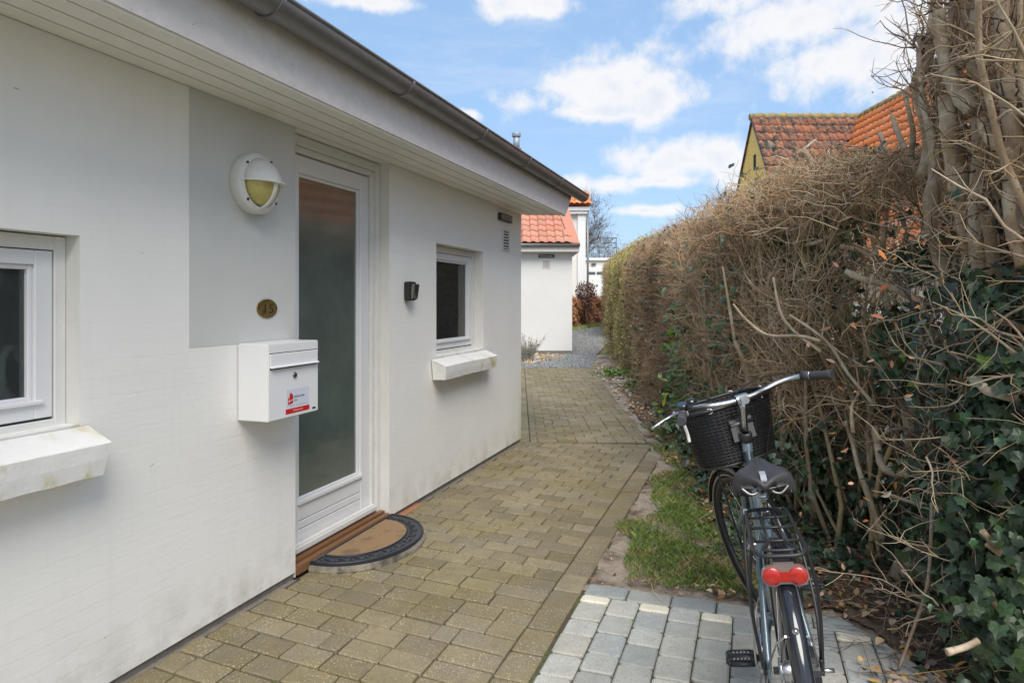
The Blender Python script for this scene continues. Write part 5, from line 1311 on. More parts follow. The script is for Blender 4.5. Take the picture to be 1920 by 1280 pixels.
for pts, r in [([(1720, 790, 3.3), (1723, 720, 3.3), (1728, 640, 3.3), (1735, 560, 3.3)], (.012, .008)), ([(1650, 250, 4), (1675, 330, 3.9), (1690, 400, 3.8), (1705, 470, 3.7)], (.014, .012)),
               ([(1840, 600, 2.5), (1870, 610, 2.5), (1925, 605, 2.5)], (.010, .008)), ([(1845, 505, 2.6), (1885, 515, 2.55), (1930, 512, 2.5)], (.007, .006)),
               ([(1835, 595, 2.4), (1880, 600, 2.4), (1935, 625, 2.4)], (.012, .012)), ([(1840, 720, 2.3), (1850, 732, 2.3), (1905, 748, 2.3)], (.015, .014)),
               ([(1842, 995, 2.3), (1880, 1040, 2.3), (1915, 1085, 2.3), (1922, 1150, 2.25)], (.011, .010)), ([(1850, 1020, 2.3), (1900, 1060, 2.3), (1930, 1075, 2.3)], (.007, .006)),
               ([(1775, 1222, 2.2), (1810, 1212, 2.2), (1835, 1200, 2.2)], (.011, .010)), ([(1855, 1110, 2.3), (1866, 1130, 2.3), (1885, 1150, 2.3), (1915, 1150, 2.3)], (.012, .011)),
               ([(1800, 1160, 2.5), (1830, 1180, 2.5), (1840, 1240, 2.45)], (.018, .024)), ([(1793, 1030, 2.8), (1802, 1080, 2.7), (1822, 1130, 2.6)], (.030, .026))]:
    limb('branch', pts, r, M_bark, tsr, 8)
n = 330; yy = rng.uniform(2.4, 3.2, n); qx = rng.uniform(1730, 1930, n); qy = 480+rng.uniform(0, 1, n)*720
P = np.stack([(qx-960)*yy/F0, yy, np.maximum(CH+(HY-qy)*yy/F0, .04)], -1); D_ = rng.normal(size=(n, 3))*np.array([1, .5, .8])+np.array([-.2, 0, .25])
l1, l1r = grow(P, D_, rng.uniform(.12, .42, n), rng.uniform(.0018, .0055, n), np.full(n, .0012), 6, .26, .02)
q, dq, rq = children(l1, l1r, 900, .2, 1, .8); l2, l2r = grow(q, dq, rng.uniform(.04, .2, 900), np.full(900, .0018), np.full(900, .0008), 3, .3)
stuff_tubes('low_twigs', [(l1[:200], l1r[:200])], M_bark, tsr, 4); stuff_tubes('low_twigs', [(l1[200:], l1r[200:])], M_bark_dark, tsr, 4); stuff_tubes('low_twigs', [(l2, l2r)], M_twig_pale, tsr)
# root stump of the felled shrub
mb = MB(); c = at(1722, 1052, 3.45)
mb.tube([(c[0]-.10, c[1], 0), (c[0]-.05, c[1], .06), (c[0], c[1], .14), (c[0]+.035, c[1], .22), (c[0]+.045, c[1], .27)], [.06, .075, .065, .03, .004], 9)
mb.tube([(c[0]+.12, c[1], -.02), (c[0]+.06, c[1], .05), (c[0]+.01, c[1], .14)], [.07, .07, .05], 8)
tag(mb.build('root_stump', M_bark, None), 'pointed pale root stump in the leaf litter by the board fence', 'stump')
# random stems, branches, twigs filling the tall shrub
n = 700
_y = rng.uniform(2.1, 3.7, n); base = np.stack([.62*_y+.34+rng.uniform(0, 1, n)*.6, _y, rng.uniform(0, .1, n)], -1)
lean = np.stack([rng.normal(size=n)*.09-.07, rng.normal(size=n)*.12, np.ones(n)], -1)
sp_, sr_ = grow(base, lean, rng.uniform(2.6, 3.9, n), rng.uniform(.007, .019, n), rng.uniform(.004, .009, n), 11, .12, .05)
inside = lambda p, m: (p[..., 0]-.572*p[..., 1]+.03*np.sin(p[..., 2]*5)).min(1) > m
_k = inside(sp_, rng.uniform(0, .18, n)**1.0); sp_, sr_ = sp_[_k][:165], sr_[_k][:165]; print('stems', len(sp_))
def bound(p): p[..., 0] = np.maximum(p[..., 0], np.where(p[..., 2] > 1.75, .585, .565)*p[..., 1]+.04); return p
for i in range(90):
    v, f = tubes(sp_[i:i+1], sr_[i:i+1], 7); np_mesh('stem', v, f, M_bark, tsr, True)
stuff_tubes('rear_stems', [(sp_[90:], sr_[90:])], M_bark, tsr, 6)
q, dq, rq = children(sp_, sr_, 2700, .25, 1, .7); s1p, s1r = grow(q, dq, rng.uniform(.15, .65, 2700), np.minimum(rq*.6, .008), np.full(2700, .0020), 6, .32, .06); _k = inside(s1p, rng.uniform(-.14, .05, len(s1p))); s1p, s1r = s1p[_k], s1r[_k]
stuff_tubes('branches', [(s1p, s1r)], M_bark, tsr, 5)
q, dq, rq = children(s1p, s1r, 17000, .2, 1, .9); s2p, s2r = grow(q, dq, rng.uniform(.04, .22, 17000), rng.uniform(.0013, .0028, 17000), np.full(17000, .0009), 3, .36, .04); _k = inside(s2p, -.17); s2p, s2r = s2p[_k], s2r[_k]
stuff_tubes('twigs', [(s2p[:8000], s2r[:8000])], M_twig_pale, tsr); stuff_tubes('twigs', [(s2p[8000:14000], s2r[8000:14000])], M_twig, tsr); stuff_tubes('dark_twigs', [(s2p[14000:], s2r[14000:])], M_bark_dark, tsr)

# ------------------------------------------------------------------ ivy and other leaves
ivy = tag(empty('ivy', (0, 0, 0)), 'dark green ivy climbing through the bare hedge and tall shrub', 'ivy')
def blob(n, c, s): return rng.normal(size=(n, 3))*np.array(s)+np.array(c)
clusters = [  # px, py, Y, spread px radius, count
    (1885, 800, 2.4, 58, 340), (1890, 980, 2.35, 62, 340), (1885, 1150, 2.3, 66, 320), (1880, 680, 2.4, 46, 150), (1800, 690, 2.7, 45, 80), (1725, 480, 3.4, 32, 60), (1740, 500, 3.3, 26, 34), (1745, 460, 3.3, 22, 24),
    (1705, 620, 3.3, 40, 110), (1700, 700, 3.3, 36, 80), (1810, 540, 2.8, 34, 40), (1900, 560, 2.5, 50, 130), (1900, 450, 2.6, 40, 36), (1850, 360, 2.6, 34, 22), (1560, 380, 4.3, 60, 130),
    (1480, 390, 4.8, 60, 200), (1600, 400, 4.1, 50, 80), (1430, 420, 5.3, 60, 200), (1500, 480, 4.9, 70, 260), (1400, 520, 5.4, 60, 260), (1530, 560, 4.6, 60, 260), (1560, 500, 4.4, 40, 90), (1480, 640, 4.9, 80, 360), (1400, 640, 5.3, 60, 260),
    (1530, 740, 4.6, 60, 260), (1450, 820, 4.4, 60, 240), (1530, 850, 4.1, 50, 200), (1620, 900, 3.9, 40, 60), (1340, 800, 5.0, 50, 260), (1640, 300, 4.0, 30, 50), (1760, 960, 3.1, 40, 90), (1825, 1060, 2.6, 50, 180), (1800, 900, 2.8, 40, 120), (1720, 740, 3.3, 20, 24), (1840, 440, 2.7, 20, 14)]
allP = []
for (px, py, Y, s, cnt) in clusters:
    k = rng.normal(size=(cnt, 2))*s*.62; yy = Y+rng.normal(size=cnt)*.20+.1
    P = np.stack([(px+k[:, 0]-960)*Y/F0, yy, CH+(HY-py-k[:, 1])*Y/F0], -1); P[:, 0] += (yy-Y)*.2; allP.append(P)
P = np.concatenate(allP); P = P[P[:, 2] > .03]
nrm = rng.normal(size=P.shape)*.55+np.array([-.5, -.75, .55]); sz = rng.uniform(.028, .062, len(P)); tipd = np.array([-.2, -.2, -.9])
vis = np.argsort(-(sz/P[:, 1])*(1+0*(P[:, 1])))
near = vis[:290]; rest = vis[290:]
leaf_objects('leaf', 'ivy', P[near], nrm[near], sz[near], [M_ivy, M_ivy, M_ivy, M_ivyg, M_ivy, M_ivy, M_ivy], ivy, tipd)
k = int(len(rest)*.86); rest = rng.permutation(rest)
stuff_leaves('leaves', 'ivy', P[rest[:k]], nrm[rest[:k]], sz[rest[:k]], M_ivy, ivy, tipd); stuff_leaves('leaves', 'ivy', P[rest[k:]], nrm[rest[k:]], sz[rest[k:]], M_ivyg, ivy, tipd)
# dense ivy mass at the back, against the fence
n = 15000
P = np.stack([rng.uniform(2.05, 2.66, n), rng.uniform(1.6, 11.0, n), np.abs(rng.normal(size=n))*.75], -1)
keep = (P[:, 2] < 1.7+.2*np.sin(P[:, 1]*4)) & ~((P[:, 1] > 3.2) & (P[:, 1] < 5.3) & (P[:, 2] > .22) & (rng.random(n) < .94))
P = P[keep]; nrm = rng.normal(size=P.shape)*.5+np.array([-.8, -.3, .45])
stuff_leaves('leaves', 'ivy', P, nrm, rng.uniform(.04, .085, len(P)), M_ivy, ivy, tipd)
n = 6200; P = np.stack([rng.uniform(0, 1, n), rng.uniform(2.35, 3.5, n), rng.uniform(0, 1, n)**1.25*1.55], -1); P[:, 0] = .66*P[:, 1]+.05*np.sin(P[:, 2]*7)+P[:, 0]*.5
stuff_leaves('leaves', 'ivy', P, rng.normal(size=P.shape)*.5+np.array([-.8, -.3, .45]), rng.uniform(.03, .062, n), M_ivy, ivy, tipd)
n = 40; vp, vr = grow(np.stack([rng.uniform(1.8, 2.5, n), rng.uniform(1.8, 6, n), np.zeros(n)], -1), np.stack([rng.normal(size=n)*.2, rng.normal(size=n)*.2, np.ones(n)], -1), rng.uniform(.8, 2.2, n), np.full(n, .007), np.full(n, .003), 9, .22, .05)
tag(stuff_tubes('vines', [(vp, vr)], M_bark_dark, ivy, 5))
n = 260; P = blob(n, (0, 0, 0), (0, 0, 0)); k = rng.normal(size=(n, 2))*np.array([95, 170]); yy = 3.2+rng.normal(size=n)*.5; P = np.stack([(1690+k[:, 0]-960)*yy/F0, yy, CH+(HY-(700+k[:, 1]))*yy/F0], -1); P = P[P[:, 2] > .1]
dl = tag(empty('dry_leaves'), 'withered grey and brown leaves caught in the bare hedge branches', 'leaves')
stuff_leaves('leaves', 'long', P[:120], rng.normal(size=(len(P[:120]), 3)), rng.uniform(.02, .045, len(P[:120])), M_greyleaf, dl); stuff_leaves('leaves', 'long', P[120:], rng.normal(size=(len(P[120:]), 3)), rng.uniform(.02, .045, len(P[120:])), M_beech, dl)
# glossy laurel between the hedges
la = tag(empty('laurel', (1.80, 6.9, 0)), 'glossy green and yellowish laurel growing out of the end of the clipped hedge', 'shrub')
P = np.concatenate([blob(300, (-.05, -.1, .45), (.14, .25, .24)), blob(110, (-.12, .0, 1.05), (.06, .14, .28))]); P[:, 2] = np.abs(P[:, 2])
mb = MB(); [mb.tube([(0, 0, 0), (random.uniform(-.1, .1), random.uniform(-.2, .2), .5), (random.uniform(-.15, .0), random.uniform(-.2, .2), 1.1)], [.008, .006, .003], 5) for _ in range(9)]; mb.build('stems', M_barkgreen, la)
nr_ = rng.normal(size=P.shape)*.6+np.array([-.6, -.6, .4])
leaf_objects('leaf', 'long', P[:140], nr_[:140], rng.uniform(.07, .12, 140), [M_laurel]*4, la); stuff_leaves('leaves', 'long', P[140:], nr_[140:], rng.uniform(.06, .11, len(P)-140), M_laurel, la)

# ------------------------------------------------------------------ ground cover
def scatter(n, x0, x1, y0, y1, f):
    P = np.stack([rng.uniform(x0, x1, n), rng.uniform(y0, y1, n)], -1); return P[f(P[:, 0], P[:, 1])]
wav = lambda x, y: .07*np.sin(y*5+x*3)+.05*np.sin(y*11+1)
grass_f = lambda x, y: (x > edge_x(y)+.11+wav(x, y)+.10*np.clip(4.4-y, 0, 1)*0) & (x < 1.24+.17*(y-3.3)+wav(y, x)) & (y > topedge(x)+.10) & (y < 7.6)
P = scatter(150000, .3, 2.2, 3.1, 7.6, grass_f); fade = rng.random(len(P)) < np.clip((7.8-P[:, 1])/2.0, .40, 1)*np.clip(.50+np.sin(P[:, 0]*17+P[:, 1]*9)*.5+np.sin(P[:, 1]*23)*.3+.5, .25, 1); P = P[fade]
n = len(P); h = rng.uniform(.018, .050, n)*(1+.35*np.sin(P[:, 0]*9+P[:, 1]*5)); a = rng.uniform(0, 6.28, n); w = rng.uniform(.0012, .0022, n)
bx = np.stack([np.cos(a)*w, np.sin(a)*w, np.zeros(n)], -1); ln_ = rng.normal(size=(n, 3))*np.array([.5, .5, 0])*h[:, None]; B = np.concatenate([P, np.full((n, 1), -.005)], 1)
V = np.stack([B-bx, B+bx, B+ln_*.4+np.array([0, 0, 1])*h[:, None]*.6+bx*.6, B+ln_+np.array([0, 0, 1])*h[:, None]], 1).reshape(-1, 3)
tag(np_mesh('grass', V, (np.arange(n)*4)[:, None]+np.arange(4)[None], M_grass), 'short patchy grass strip between brick path and hedge', kind='stuff')
print('grass', n)
# leaf litter
lit_f = lambda x, y: ((x > 1.5-.2*np.clip(2.8-y, 0, 1)+wav(x, y)) | ((y > 5.5) & (x > edge_x(y)+.05+.15*np.abs(wav(x, y))/.1)) | ((x > 1.12+.13*(y-3.3)) & (y > topedge(x)+.1)) | ((y > topedge(x)+.01) & (y < topedge(x)+.12)))& (x < 2.6) & (x > edge_x(y)+.02)
P = scatter(16000, .4, 2.6, 1.3, 15, lit_f); P = P[rng.random(len(P)) < np.where(P[:, 0] > edge_x(P[:, 1])+.45, 1, .35)]; n = len(P); PP = np.concatenate([P, rng.uniform(.0, .045, (n, 1))], 1)
stuff = stuff_leaves('leaf_litter', 'oval', PP, rng.normal(size=(n, 3))*.45+np.array([0, 0, 1]), rng.uniform(.02, .055, n), M_litter); stuff['label'] = 'dry brown leaves littering the ground under the hedge'
P = scatter(3600, .4, 2.5, 1.3, 11, lambda x, y: lit_f(x, y) & (x > edge_x(y)+.1)); n = len(P); PP = np.concatenate([P, rng.uniform(.01, .05, (n, 1))], 1); D_ = rng.normal(size=(n, 3))*np.array([1, 1, .12])
p1, r1 = grow(PP, D_, rng.uniform(.05, .28, n), rng.uniform(.0012, .003, n), np.full(n, .0008), 3, .15); o = stuff_tubes('fallen_twigs', [(p1, r1)], M_twig); o['label'] = 'thin fallen twigs on the litter under the hedge'
# ivy ground cover
gi_f = lambda x, y: ((x > 1.17+.14*(y-3.3)+wav(x, y)) & (y > 3.15) & (y < 9) & (x < 2.5)) | ((x > 1.62+wav(x, y)) & (y < 3.3) & (x < 2.6))
P = scatter(9500, 1.0, 2.6, 1.4, 9, gi_f); P = P[rng.random(len(P)) < np.where((P[:, 1] < 3.5) & (P[:, 0] < 1.95), .16, .9)]
n = len(P); PP = np.concatenate([P, rng.uniform(.02, .10, (n, 1))], 1)
o = stuff_leaves('ground_ivy', 'ivy', PP, rng.normal(size=(n, 3))*.4+np.array([-.1, -.3, 1]), rng.uniform(.025, .055, n), M_ivy); o['label'] = 'dark ivy creeping over the ground under the hedge'
P = scatter(2600, .9, 2.2, 3.2, 7.5, lambda x, y: (x > 1.05+.13*(y-3.3)+wav(x, y)) & (x < 1.45+.13*(y-3.3))); n = len(P); PP = np.concatenate([P, rng.uniform(.01, .05, (n, 1))], 1)
o = stuff_leaves('small_weeds', 'oval', PP, rng.normal(size=(n, 3))*.5+np.array([-.1, -.3, 1]), rng.uniform(.015, .035, n), mat('ground_weed', (.07, .11, .03), .6, island=.5)); o['label'] = 'small green weeds at the edge of the grass'
# twigs fallen on the grey paving
P = np.array([(random.uniform(1.30, 1.60), random.uniform(2.3, 3.1), .012) for _ in range(34)]); D_ = rng.normal(size=(34, 3))*np.array([1, .7, .03])+np.array([-.5, 0, 0]); p1, r1 = grow(P, D_, rng.uniform(.08, .32, 34), np.full(34, .0014), np.full(34, .0008), 4, .14); p1[..., 2] = np.clip(p1[..., 2], .006, .03)
o = stuff_tubes('paving_twigs', [(p1, r1)], M_bark_dark); o['label'] = 'thin dark twigs scattered over the grey paving beside the bicycle'
# stones
def stones(name, P, size, m, label):
    o8 = np.array([(1, 0, 0), (0, 1, 0), (-1, 0, 0), (0, -1, 0), (0, 0, .7), (0, 0, -.5)], float); f8 = np.array([(0, 1, 4), (1, 2, 4), (2, 3, 4), (3, 0, 4), (1, 0, 5), (2, 1, 5), (3, 2, 5), (0, 3, 5)])
    n = len(P); a = rng.uniform(0, 6.28, n); s = rng.uniform(.5, 1.3, (n, 1, 3))*np.asarray(size).reshape(-1, 1, 1); v = o8[None]*s; c, sn = np.cos(a)[:, None], np.sin(a)[:, None]
    V = np.stack([v[..., 0]*c-v[..., 1]*sn, v[..., 0]*sn+v[..., 1]*c, v[..., 2]], -1)+P[:, None]
    o = np_mesh(name, V.reshape(-1, 3), (f8[None]+(np.arange(n)*6)[:, None, None]).reshape(-1, 3), m, smooth=False); o['label'] = label; return tag(o, kind='stuff')
gxl = lambda y: np.interp(y, [14.8, 18.4, 18.5, 22, 26, 30], [-.4, -.4, 1.6, 1.7, 1.95, 2.4]); gxr = lambda y: np.interp(y, [14.8, 18.5, 22, 26, 30], [1.75, 2.3, 3.15, 3.7, 4.2])
P = scatter(30000, -.5, 4.2, 14.8, 26, lambda x, y: (x > gxl(y)) & (x < gxr(y))); gzv = np.where(P[:, 1] < 18.5, 0, .05*(P[:, 1]-18.5)); stones('gravel', np.concatenate([P, (gzv+.004)[:, None]], 1), rng.uniform(.010, .022, len(P)), M_gstone, 'blue grey crushed gravel covering the path beyond the bricks')
P = np.concatenate([scatter(230, 1.5, 2.3, 8.4, 14.8, lambda x, y: (x > edge_x(y)+.03) & (x < edge_x(y)+.5)), scatter(240, .1, 1.2, 15.0, 18.3, lambda x, y: (y > 14.9+x*2.0))]); stones('white_pebbles', np.concatenate([P, np.full((len(P), 1), .012)], 1), rng.uniform(.015, .045, len(P)), M_pebble, 'white pebbles strewn along the path edge and at the annex foot')
P = scatter(420, .1, 1.3, 15.0, 18.4, lambda x, y: (y > 14.95+x*1.5)); n = len(P); o = stuff_leaves('annex_litter', 'oval', np.concatenate([P, rng.uniform(.0, .06, (n, 1))], 1), rng.normal(size=(n, 3))*.5+np.array([0, -.3, 1]), rng.uniform(.03, .08, n), M_litter); o['label'] = 'dry leaves among white pebbles at the annex foot'
P = scatter(1500, .3, 1.9, 2.9, 12, lambda x, y: (x > edge_x(y)+.005) & (x < edge_x(y)+.30) & (y > topedge(x)+.03)); stones('path_grit', np.concatenate([P, np.full((len(P), 1), -.002)], 1), rng.uniform(.003, .008, len(P)), M_pebble, 'fine pale grit and chips on the soil beside the bricks')
# grass at the foot of the low hedge and green under far hedge
P = scatter(9000, 1.7, 4.4, 24.2, 29, lambda x, y: (np.abs((y-25.4)-(x-2.1)*1.7) < .45)); n = len(P); B = np.concatenate([P, (.05*(P[:, 1]-18.5))[:, None]], 1); h = rng.uniform(.06, .18, n)
V = np.stack([B+np.array([-.006, 0, 0]), B+np.array([.006, 0, 0]), B+rng.normal(size=(n, 3))*.03+np.array([0, 0, 1])*h[:, None]], 1).reshape(-1, 3); o = tag(np_mesh('far_grass', V, (np.arange(n)*3)[:, None]+np.arange(3)[None], M_grass), 'green grass at the foot of the low rusty hedge', kind='stuff')

# ------------------------------------------------------------------ bicycle
BX, BY, BH, BLN, BST = .868, 1.987, .25672, .13342, .4225
bike = tag(empty('bicycle'), 'blue grey city bicycle with black wicker front basket parked by the hedge', 'bicycle')
fv = Vector((math.sin(BH), math.cos(BH), 0)); lv = Vector((-math.cos(BH), math.sin(BH), 0)); upv = Vector((0, 0, 1))
l2 = lv*math.cos(BLN)-upv*math.sin(BLN); u2 = upv*math.cos(BLN)+lv*math.sin(BLN)
BM = Matrix(((fv.x, l2.x, u2.x, BX), (fv.y, l2.y, u2.y, BY), (fv.z, l2.z, u2.z, .0), (0, 0, 0, 1))); bike.matrix_world = BM
RW = .345; FX = 1.08
HA = math.radians(70); sax = Vector((-math.cos(HA), 0, math.sin(HA))); so_ = Vector((FX-.055, 0, RW))
SM = Matrix.Translation(so_) @ Matrix.Rotation(BST, 4, sax) @ Matrix.Translation(-so_)
steer = lambda p: SM @ Vector(p)
def part(name, mb, m, par=None, st=False):
    if st: mb.v = [tuple(SM @ Vector(p)) for p in mb.v]
    return mb.build(name, m, par or bike)
def wheel(cx, st):
    wh_ = empty('wheel', parent=bike); c = (cx, 0, RW)
    mb = MB(); mb.ring(c, (0, 1, 0), RW-.019, .019, 64, 10); part('tyre', mb, M_tyre, wh_, st)
    mb = MB()
    for s in (-1, 1): mb.lathe([(RW-.026, .0185*s), (RW-.020, .0195*s)], c, (0, 1, 0), 64)
    part('reflex_band', mb, M_reflexband, wh_, st)
    mb = MB(); mb.lathe([(RW-.036, -.013), (RW-.058, -.009), (RW-.060, 0), (RW-.058, .009), (RW-.036, .013), (RW-.036, -.013)], c, (0, 1, 0), 64); part('rim', mb, M_steeld if cx < .5 else M_blackpl, wh_, st)
    mb = MB(); mb.lathe([(0, -.055), (.010, -.055), (.012, -.040), (.034, -.038), (.034, -.032), (.026, -.028), (.026, .028), (.034, .032), (.034, .038), (.012, .040), (.010, .055), (0, .055)] if cx < .5 else [(0, -.052), (.008, -.052), (.010, -.03), (.024, -.03), (.024, -.026), (.014, -.02), (.014, .02), (.024, .026), (.024, .03), (.010, .03), (.008, .052), (0, .052)], c, (0, 1, 0), 24); part('hub', mb, M_steel, wh_, st)
    for k in range(32):
        a = 2*math.pi*k/32; s = 1 if k % 2 else -1; b = a+(.5 if (k//2) % 2 else -.5); h = .030
        mb = MB(); mb.tube([(cx+h*math.cos(b), s*.033, RW+h*math.sin(b)), (cx+(RW-.058)*math.cos(a), 0, RW+(RW-.058)*math.sin(a))], .0011, 4, False); part('spoke', mb, M_steel, wh_, st)
wheel(0, False); wheel(FX, True)
mb = MB()
ht0, ht1 = so_+sax*.36, so_+sax*.53; ht0.x += .0; bb = Vector((.46, 0, .29)); stt = Vector((.300, 0, .73))
mb.tube([ht0-sax*.01, ht1+sax*.02], .0215, 16); mb.tube([ht1-sax*.045, Vector((.345, 0, .605))], [.021, .019], 14); mb.tube([ht0+sax*.02, Vector((.62, 0, .42)), bb], [.024, .024, .022], 14)
mb.tube([bb, stt], .0175, 14); mb.lathe([(0, -.036), (.022, -.036), (.022, .036), (0, .036)], bb, (0, 1, 0), 18)
for s in (-1, 1):
    mb.tube([(.335, s*.018, .635), (.27, s*.040, .585), (.02, s*.066, .372), (0, s*.068, RW)], [.009, .010, .010, .009], 10)
    mb.tube([(.44, s*.030, .288), (.33, s*.044, .300), (.02, s*.068, RW-.004)], [.011, .011, .010], 10)
    mb.cbox(-.018, .018, s*.068-.004, s*.068+.004, RW-.022, RW+.022, .002)
part('frame', mb, M_frameblue)
mb = MB(); cr = so_+sax*.345
mb.tube([cr-sax*.01, cr+sax*.02], .019, 14)
for s in (-1, 1): mb.tube([cr+Vector((0, s*.0, 0)), cr+Vector((0, s*.045, -.015)), cr+Vector((.02, s*.052, -.10)), (FX-.02, s*.056, RW+.1), (FX, s*.056, RW)], [.013, .013, .012, .009, .008], 10)
part('fork', mb, M_frameblue, st=True)
mb = MB(); mb.lathe([(.024, 0), (.0255, .004), (.0255, .034), (.020, .040), (.014, .040)], ht1+sax*.012, sax, 20); part('headset_cap', mb, M_blackpl)
mb = MB(); c0_ = Vector((.775, 0, 1.03)); s0 = ht1+sax*.05
mb.tube([s0, s0+sax*.05, Vector((.785, 0, .99)), Vector((.772, 0, 1.03))], [.0125, .0135, .0150, .016], 14)
mb.cbox(.745, .800, -.022, .022, 1.016, 1.048, .006); mb.lathe([(.020, -.026), (.021, -.020), (.021, .020), (.020, .026)], (.775, 0, 1.035), (0, 1, 0), 18); part('stem', mb, M_steel, st=True)
mb = MB(); hb = [(.64, .315), (.70, .285), (.742, .258), (.765, .225), (.782, .17), (.786, .12), (.776, .06), (.775, 0)]; hz_ = [1.052, 1.056, 1.058, 1.058, 1.052, 1.042, 1.036, 1.035]
P_ = [(x, y, z) for (x, y), z in zip(hb, hz_)]; P_ = P_+[(x, -y, z) for x, y, z in P_[:-1][::-1]]
def smooth(P, k=5):
    P = [Vector(p) for p in P]; out = []
    for i in range(len(P)-1):
        p0, p1, p2, p3 = P[max(i-1, 0)], P[i], P[i+1], P[min(i+2, len(P)-1)]
        for j in range(k): t = j/k; out.append(.5*((2*p1)+(p2-p0)*t+(2*p0-5*p1+4*p2-p3)*t*t+(3*p1-p0-3*p2+p3)*t**3))
    return out+[P[-1]]
mb.tube(smooth(P_), .0112, 14); part('handlebar', mb, M_steel, st=True)
for s in (-1, 1):
    a, b = Vector((.625, s*.322, 1.051)), Vector((.708, s*.281, 1.057)); d = b-a
    mb = MB(); mb.tube([a, a+d*.04, a+d*.15, a+d*.5, a+d*.9, b], [.0165, .0195, .0195, .0165, .0170, .0165], 16); mb.tube([a+d*1.02, a+d*1.10], .0185, 16) if s > 0 else mb.tube([a+d*1.03, a+d*1.40], [.0175, .0205], 16); g_ = part('grip', mb, M_grip, st=True)
    mb = MB(); mb.tube([b-d*.02, b+d*.06], .0178, 14); part('grip_clamp', mb, M_steel, g_, st=True)
mb = MB()
a = Vector((.742, .258, 1.058)); mb.tube([a+Vector((.01, .012, 0)), a+Vector((.035, .02, .0)), a+Vector((.03, .08, -.012)), a+Vector((-.005, .150, -.022))], [.006, .0065, .006, .0055], 8); mb.cbox(a.x-.014, a.x+.02, a.y-.012, a.y+.016, a.z-.014, a.z+.012, .003); part('brake_lever', mb, M_steel, st=True)
mb = MB(); mb.tube([(.735, .262, 1.07), (.728, .265, 1.096)], .020, 14); mb.lathe([(0, .020), (.016, .018), (.024, .008), (.025, 0), (.012, -.003)], (.760, .215, 1.082), (0, 0, 1), 20); part('bell', mb, M_fender, st=True)
mb = MB(); mb.tube(smooth([(.64, .31, 1.03), (.66, .30, .99), (.665, .30, .96)]), .006, 8); part('lever_end', mb, M_brightwhite, st=True)
mb = MB(); mb.tube(smooth([(.765, -.24, 1.08), (.86, -.14, 1.08), (.90, -.03, 1.03), (.86, 0, .92)]), .0026, 6, False); mb.tube(smooth([(.765, .24, 1.08), (.88, .14, 1.07), (.92, .03, 1.02), (.87, 0, .90)]), .0026, 6, False); mb.tube(smooth([(.77, -.05, 1.03), (.80, -.12, .96), (.86, -.10, .82), (.88, -.05, .70)]), .0026, 6, False); part('brake_cables', mb, M_blackpl, st=True)
# saddle
mb = MB(); rows = 17; cols = 15; vs = []
for i in range(rows):
    t = i/(rows-1); x = .105+.275*t
    w_ = np.interp(t, [0, .06, .16, .30, .45, .60, .80, .93, 1], [.045, .085, .098, .092, .060, .036, .026, .022, .008])
    zt_ = np.interp(t, [0, .1, .35, .7, 1], [.868, .884, .886, .894, .885]); drop = np.interp(t, [0, .1, .3, .5, .8, 1], [.030, .056, .052, .042, .036, .020])
    for j in range(cols):
        s = -1+2*j/(cols-1); yy = w_*math.sin(s*math.pi/2*.98); groove = -.006*math.exp(-(s/.14)**2)*(1 if t < .9 else 0)
        zz = zt_+.012*(abs(s) < .75)*math.sin(abs(s)/.75*math.pi)*(1-t)*.9+groove-drop*max(0, abs(s)-.62)**1.5/.234
        vs.append((x-(.018*(1-abs(s)) if i == 0 else 0)+(.02*s*s if t < .12 else 0), yy, zz))
mb.add(vs, [(i*cols+j, i*cols+j+1, (i+1)*cols+j+1, (i+1)*cols+j) for i in range(rows-1) for j in range(cols-1)], True)
n0 = len(vs); vs2 = [(x, y*.93, z-.010-.012*(1-abs(y)/.1)) for x, y, z in vs]; mb.add(vs2, [(i*cols+j, (i+1)*cols+j, (i+1)*cols+j+1, i*cols+j+1) for i in range(rows-1) for j in range(cols-1)], True)
ed = [(i*cols) for i in range(rows)]; ed2 = [(i*cols+cols-1) for i in range(rows)]
for i in range(rows-1): mb.f += [(i*cols, (i+1)*cols, n0+(i+1)*cols, n0+i*cols), ((i+1)*cols+cols-1, i*cols+cols-1, n0+i*cols+cols-1, n0+(i+1)*cols+cols-1)]; mb.sm += [True, True]
for j in range(cols-1): mb.f += [(j+1, j, n0+j, n0+j+1), ((rows-1)*cols+j, (rows-1)*cols+j+1, n0+(rows-1)*cols+j+1, n0+(rows-1)*cols+j)]; mb.sm += [True, True]
sad = part('saddle', mb, M_saddle)
mb = MB(); vs = []
for i in range(7):
    x = .112+.065*i/6; z = float(np.interp((x-.105)/.275, [0, .1, .35], [.868, .884, .886]))+.0035; vs += [(x-.010, -.009, z), (x-.010, .009, z)]
mb.add(vs, [(2*i, 2*i+2, 2*i+3, 2*i+1) for i in range(6)]); mb.add([(p[0]-.001, p[1], p[2]-.004) for p in vs], [(2*i, 2*i+1, 2*i+3, 2*i+2) for i in range(6)]); part('silver_strip', mb, M_silverstrip, sad)
mb = MB()
for s in (-1, 1): mb.tube(smooth([(.345, s*.008, .865), (.30, s*.022, .848), (.20, s*.024, .842), (.145, s*.045, .846), (.118, s*.068, .856)]), .0038, 8); mb.tube(smooth([(.118, s*.070, .852), (.110, s*.045, .832), (.116, s*.022, .838), (.13, s*.03, .858)]), .0042, 6)
mb.tube([(.117, -.068, .856), (.108, 0, .846), (.117, .068, .856)], .004, 6); part('saddle_rails', mb, M_steeld, sad)
mb = MB(); mb.tube([stt-Vector((0, 0, .02)), Vector((.268, 0, .80))], .0138, 14); mb.tube([Vector((.268, 0, .80)), Vector((.262, 0, .838))], .019, 14); mb.cbox(.238, .288, -.030, .030, .826, .846, .004)
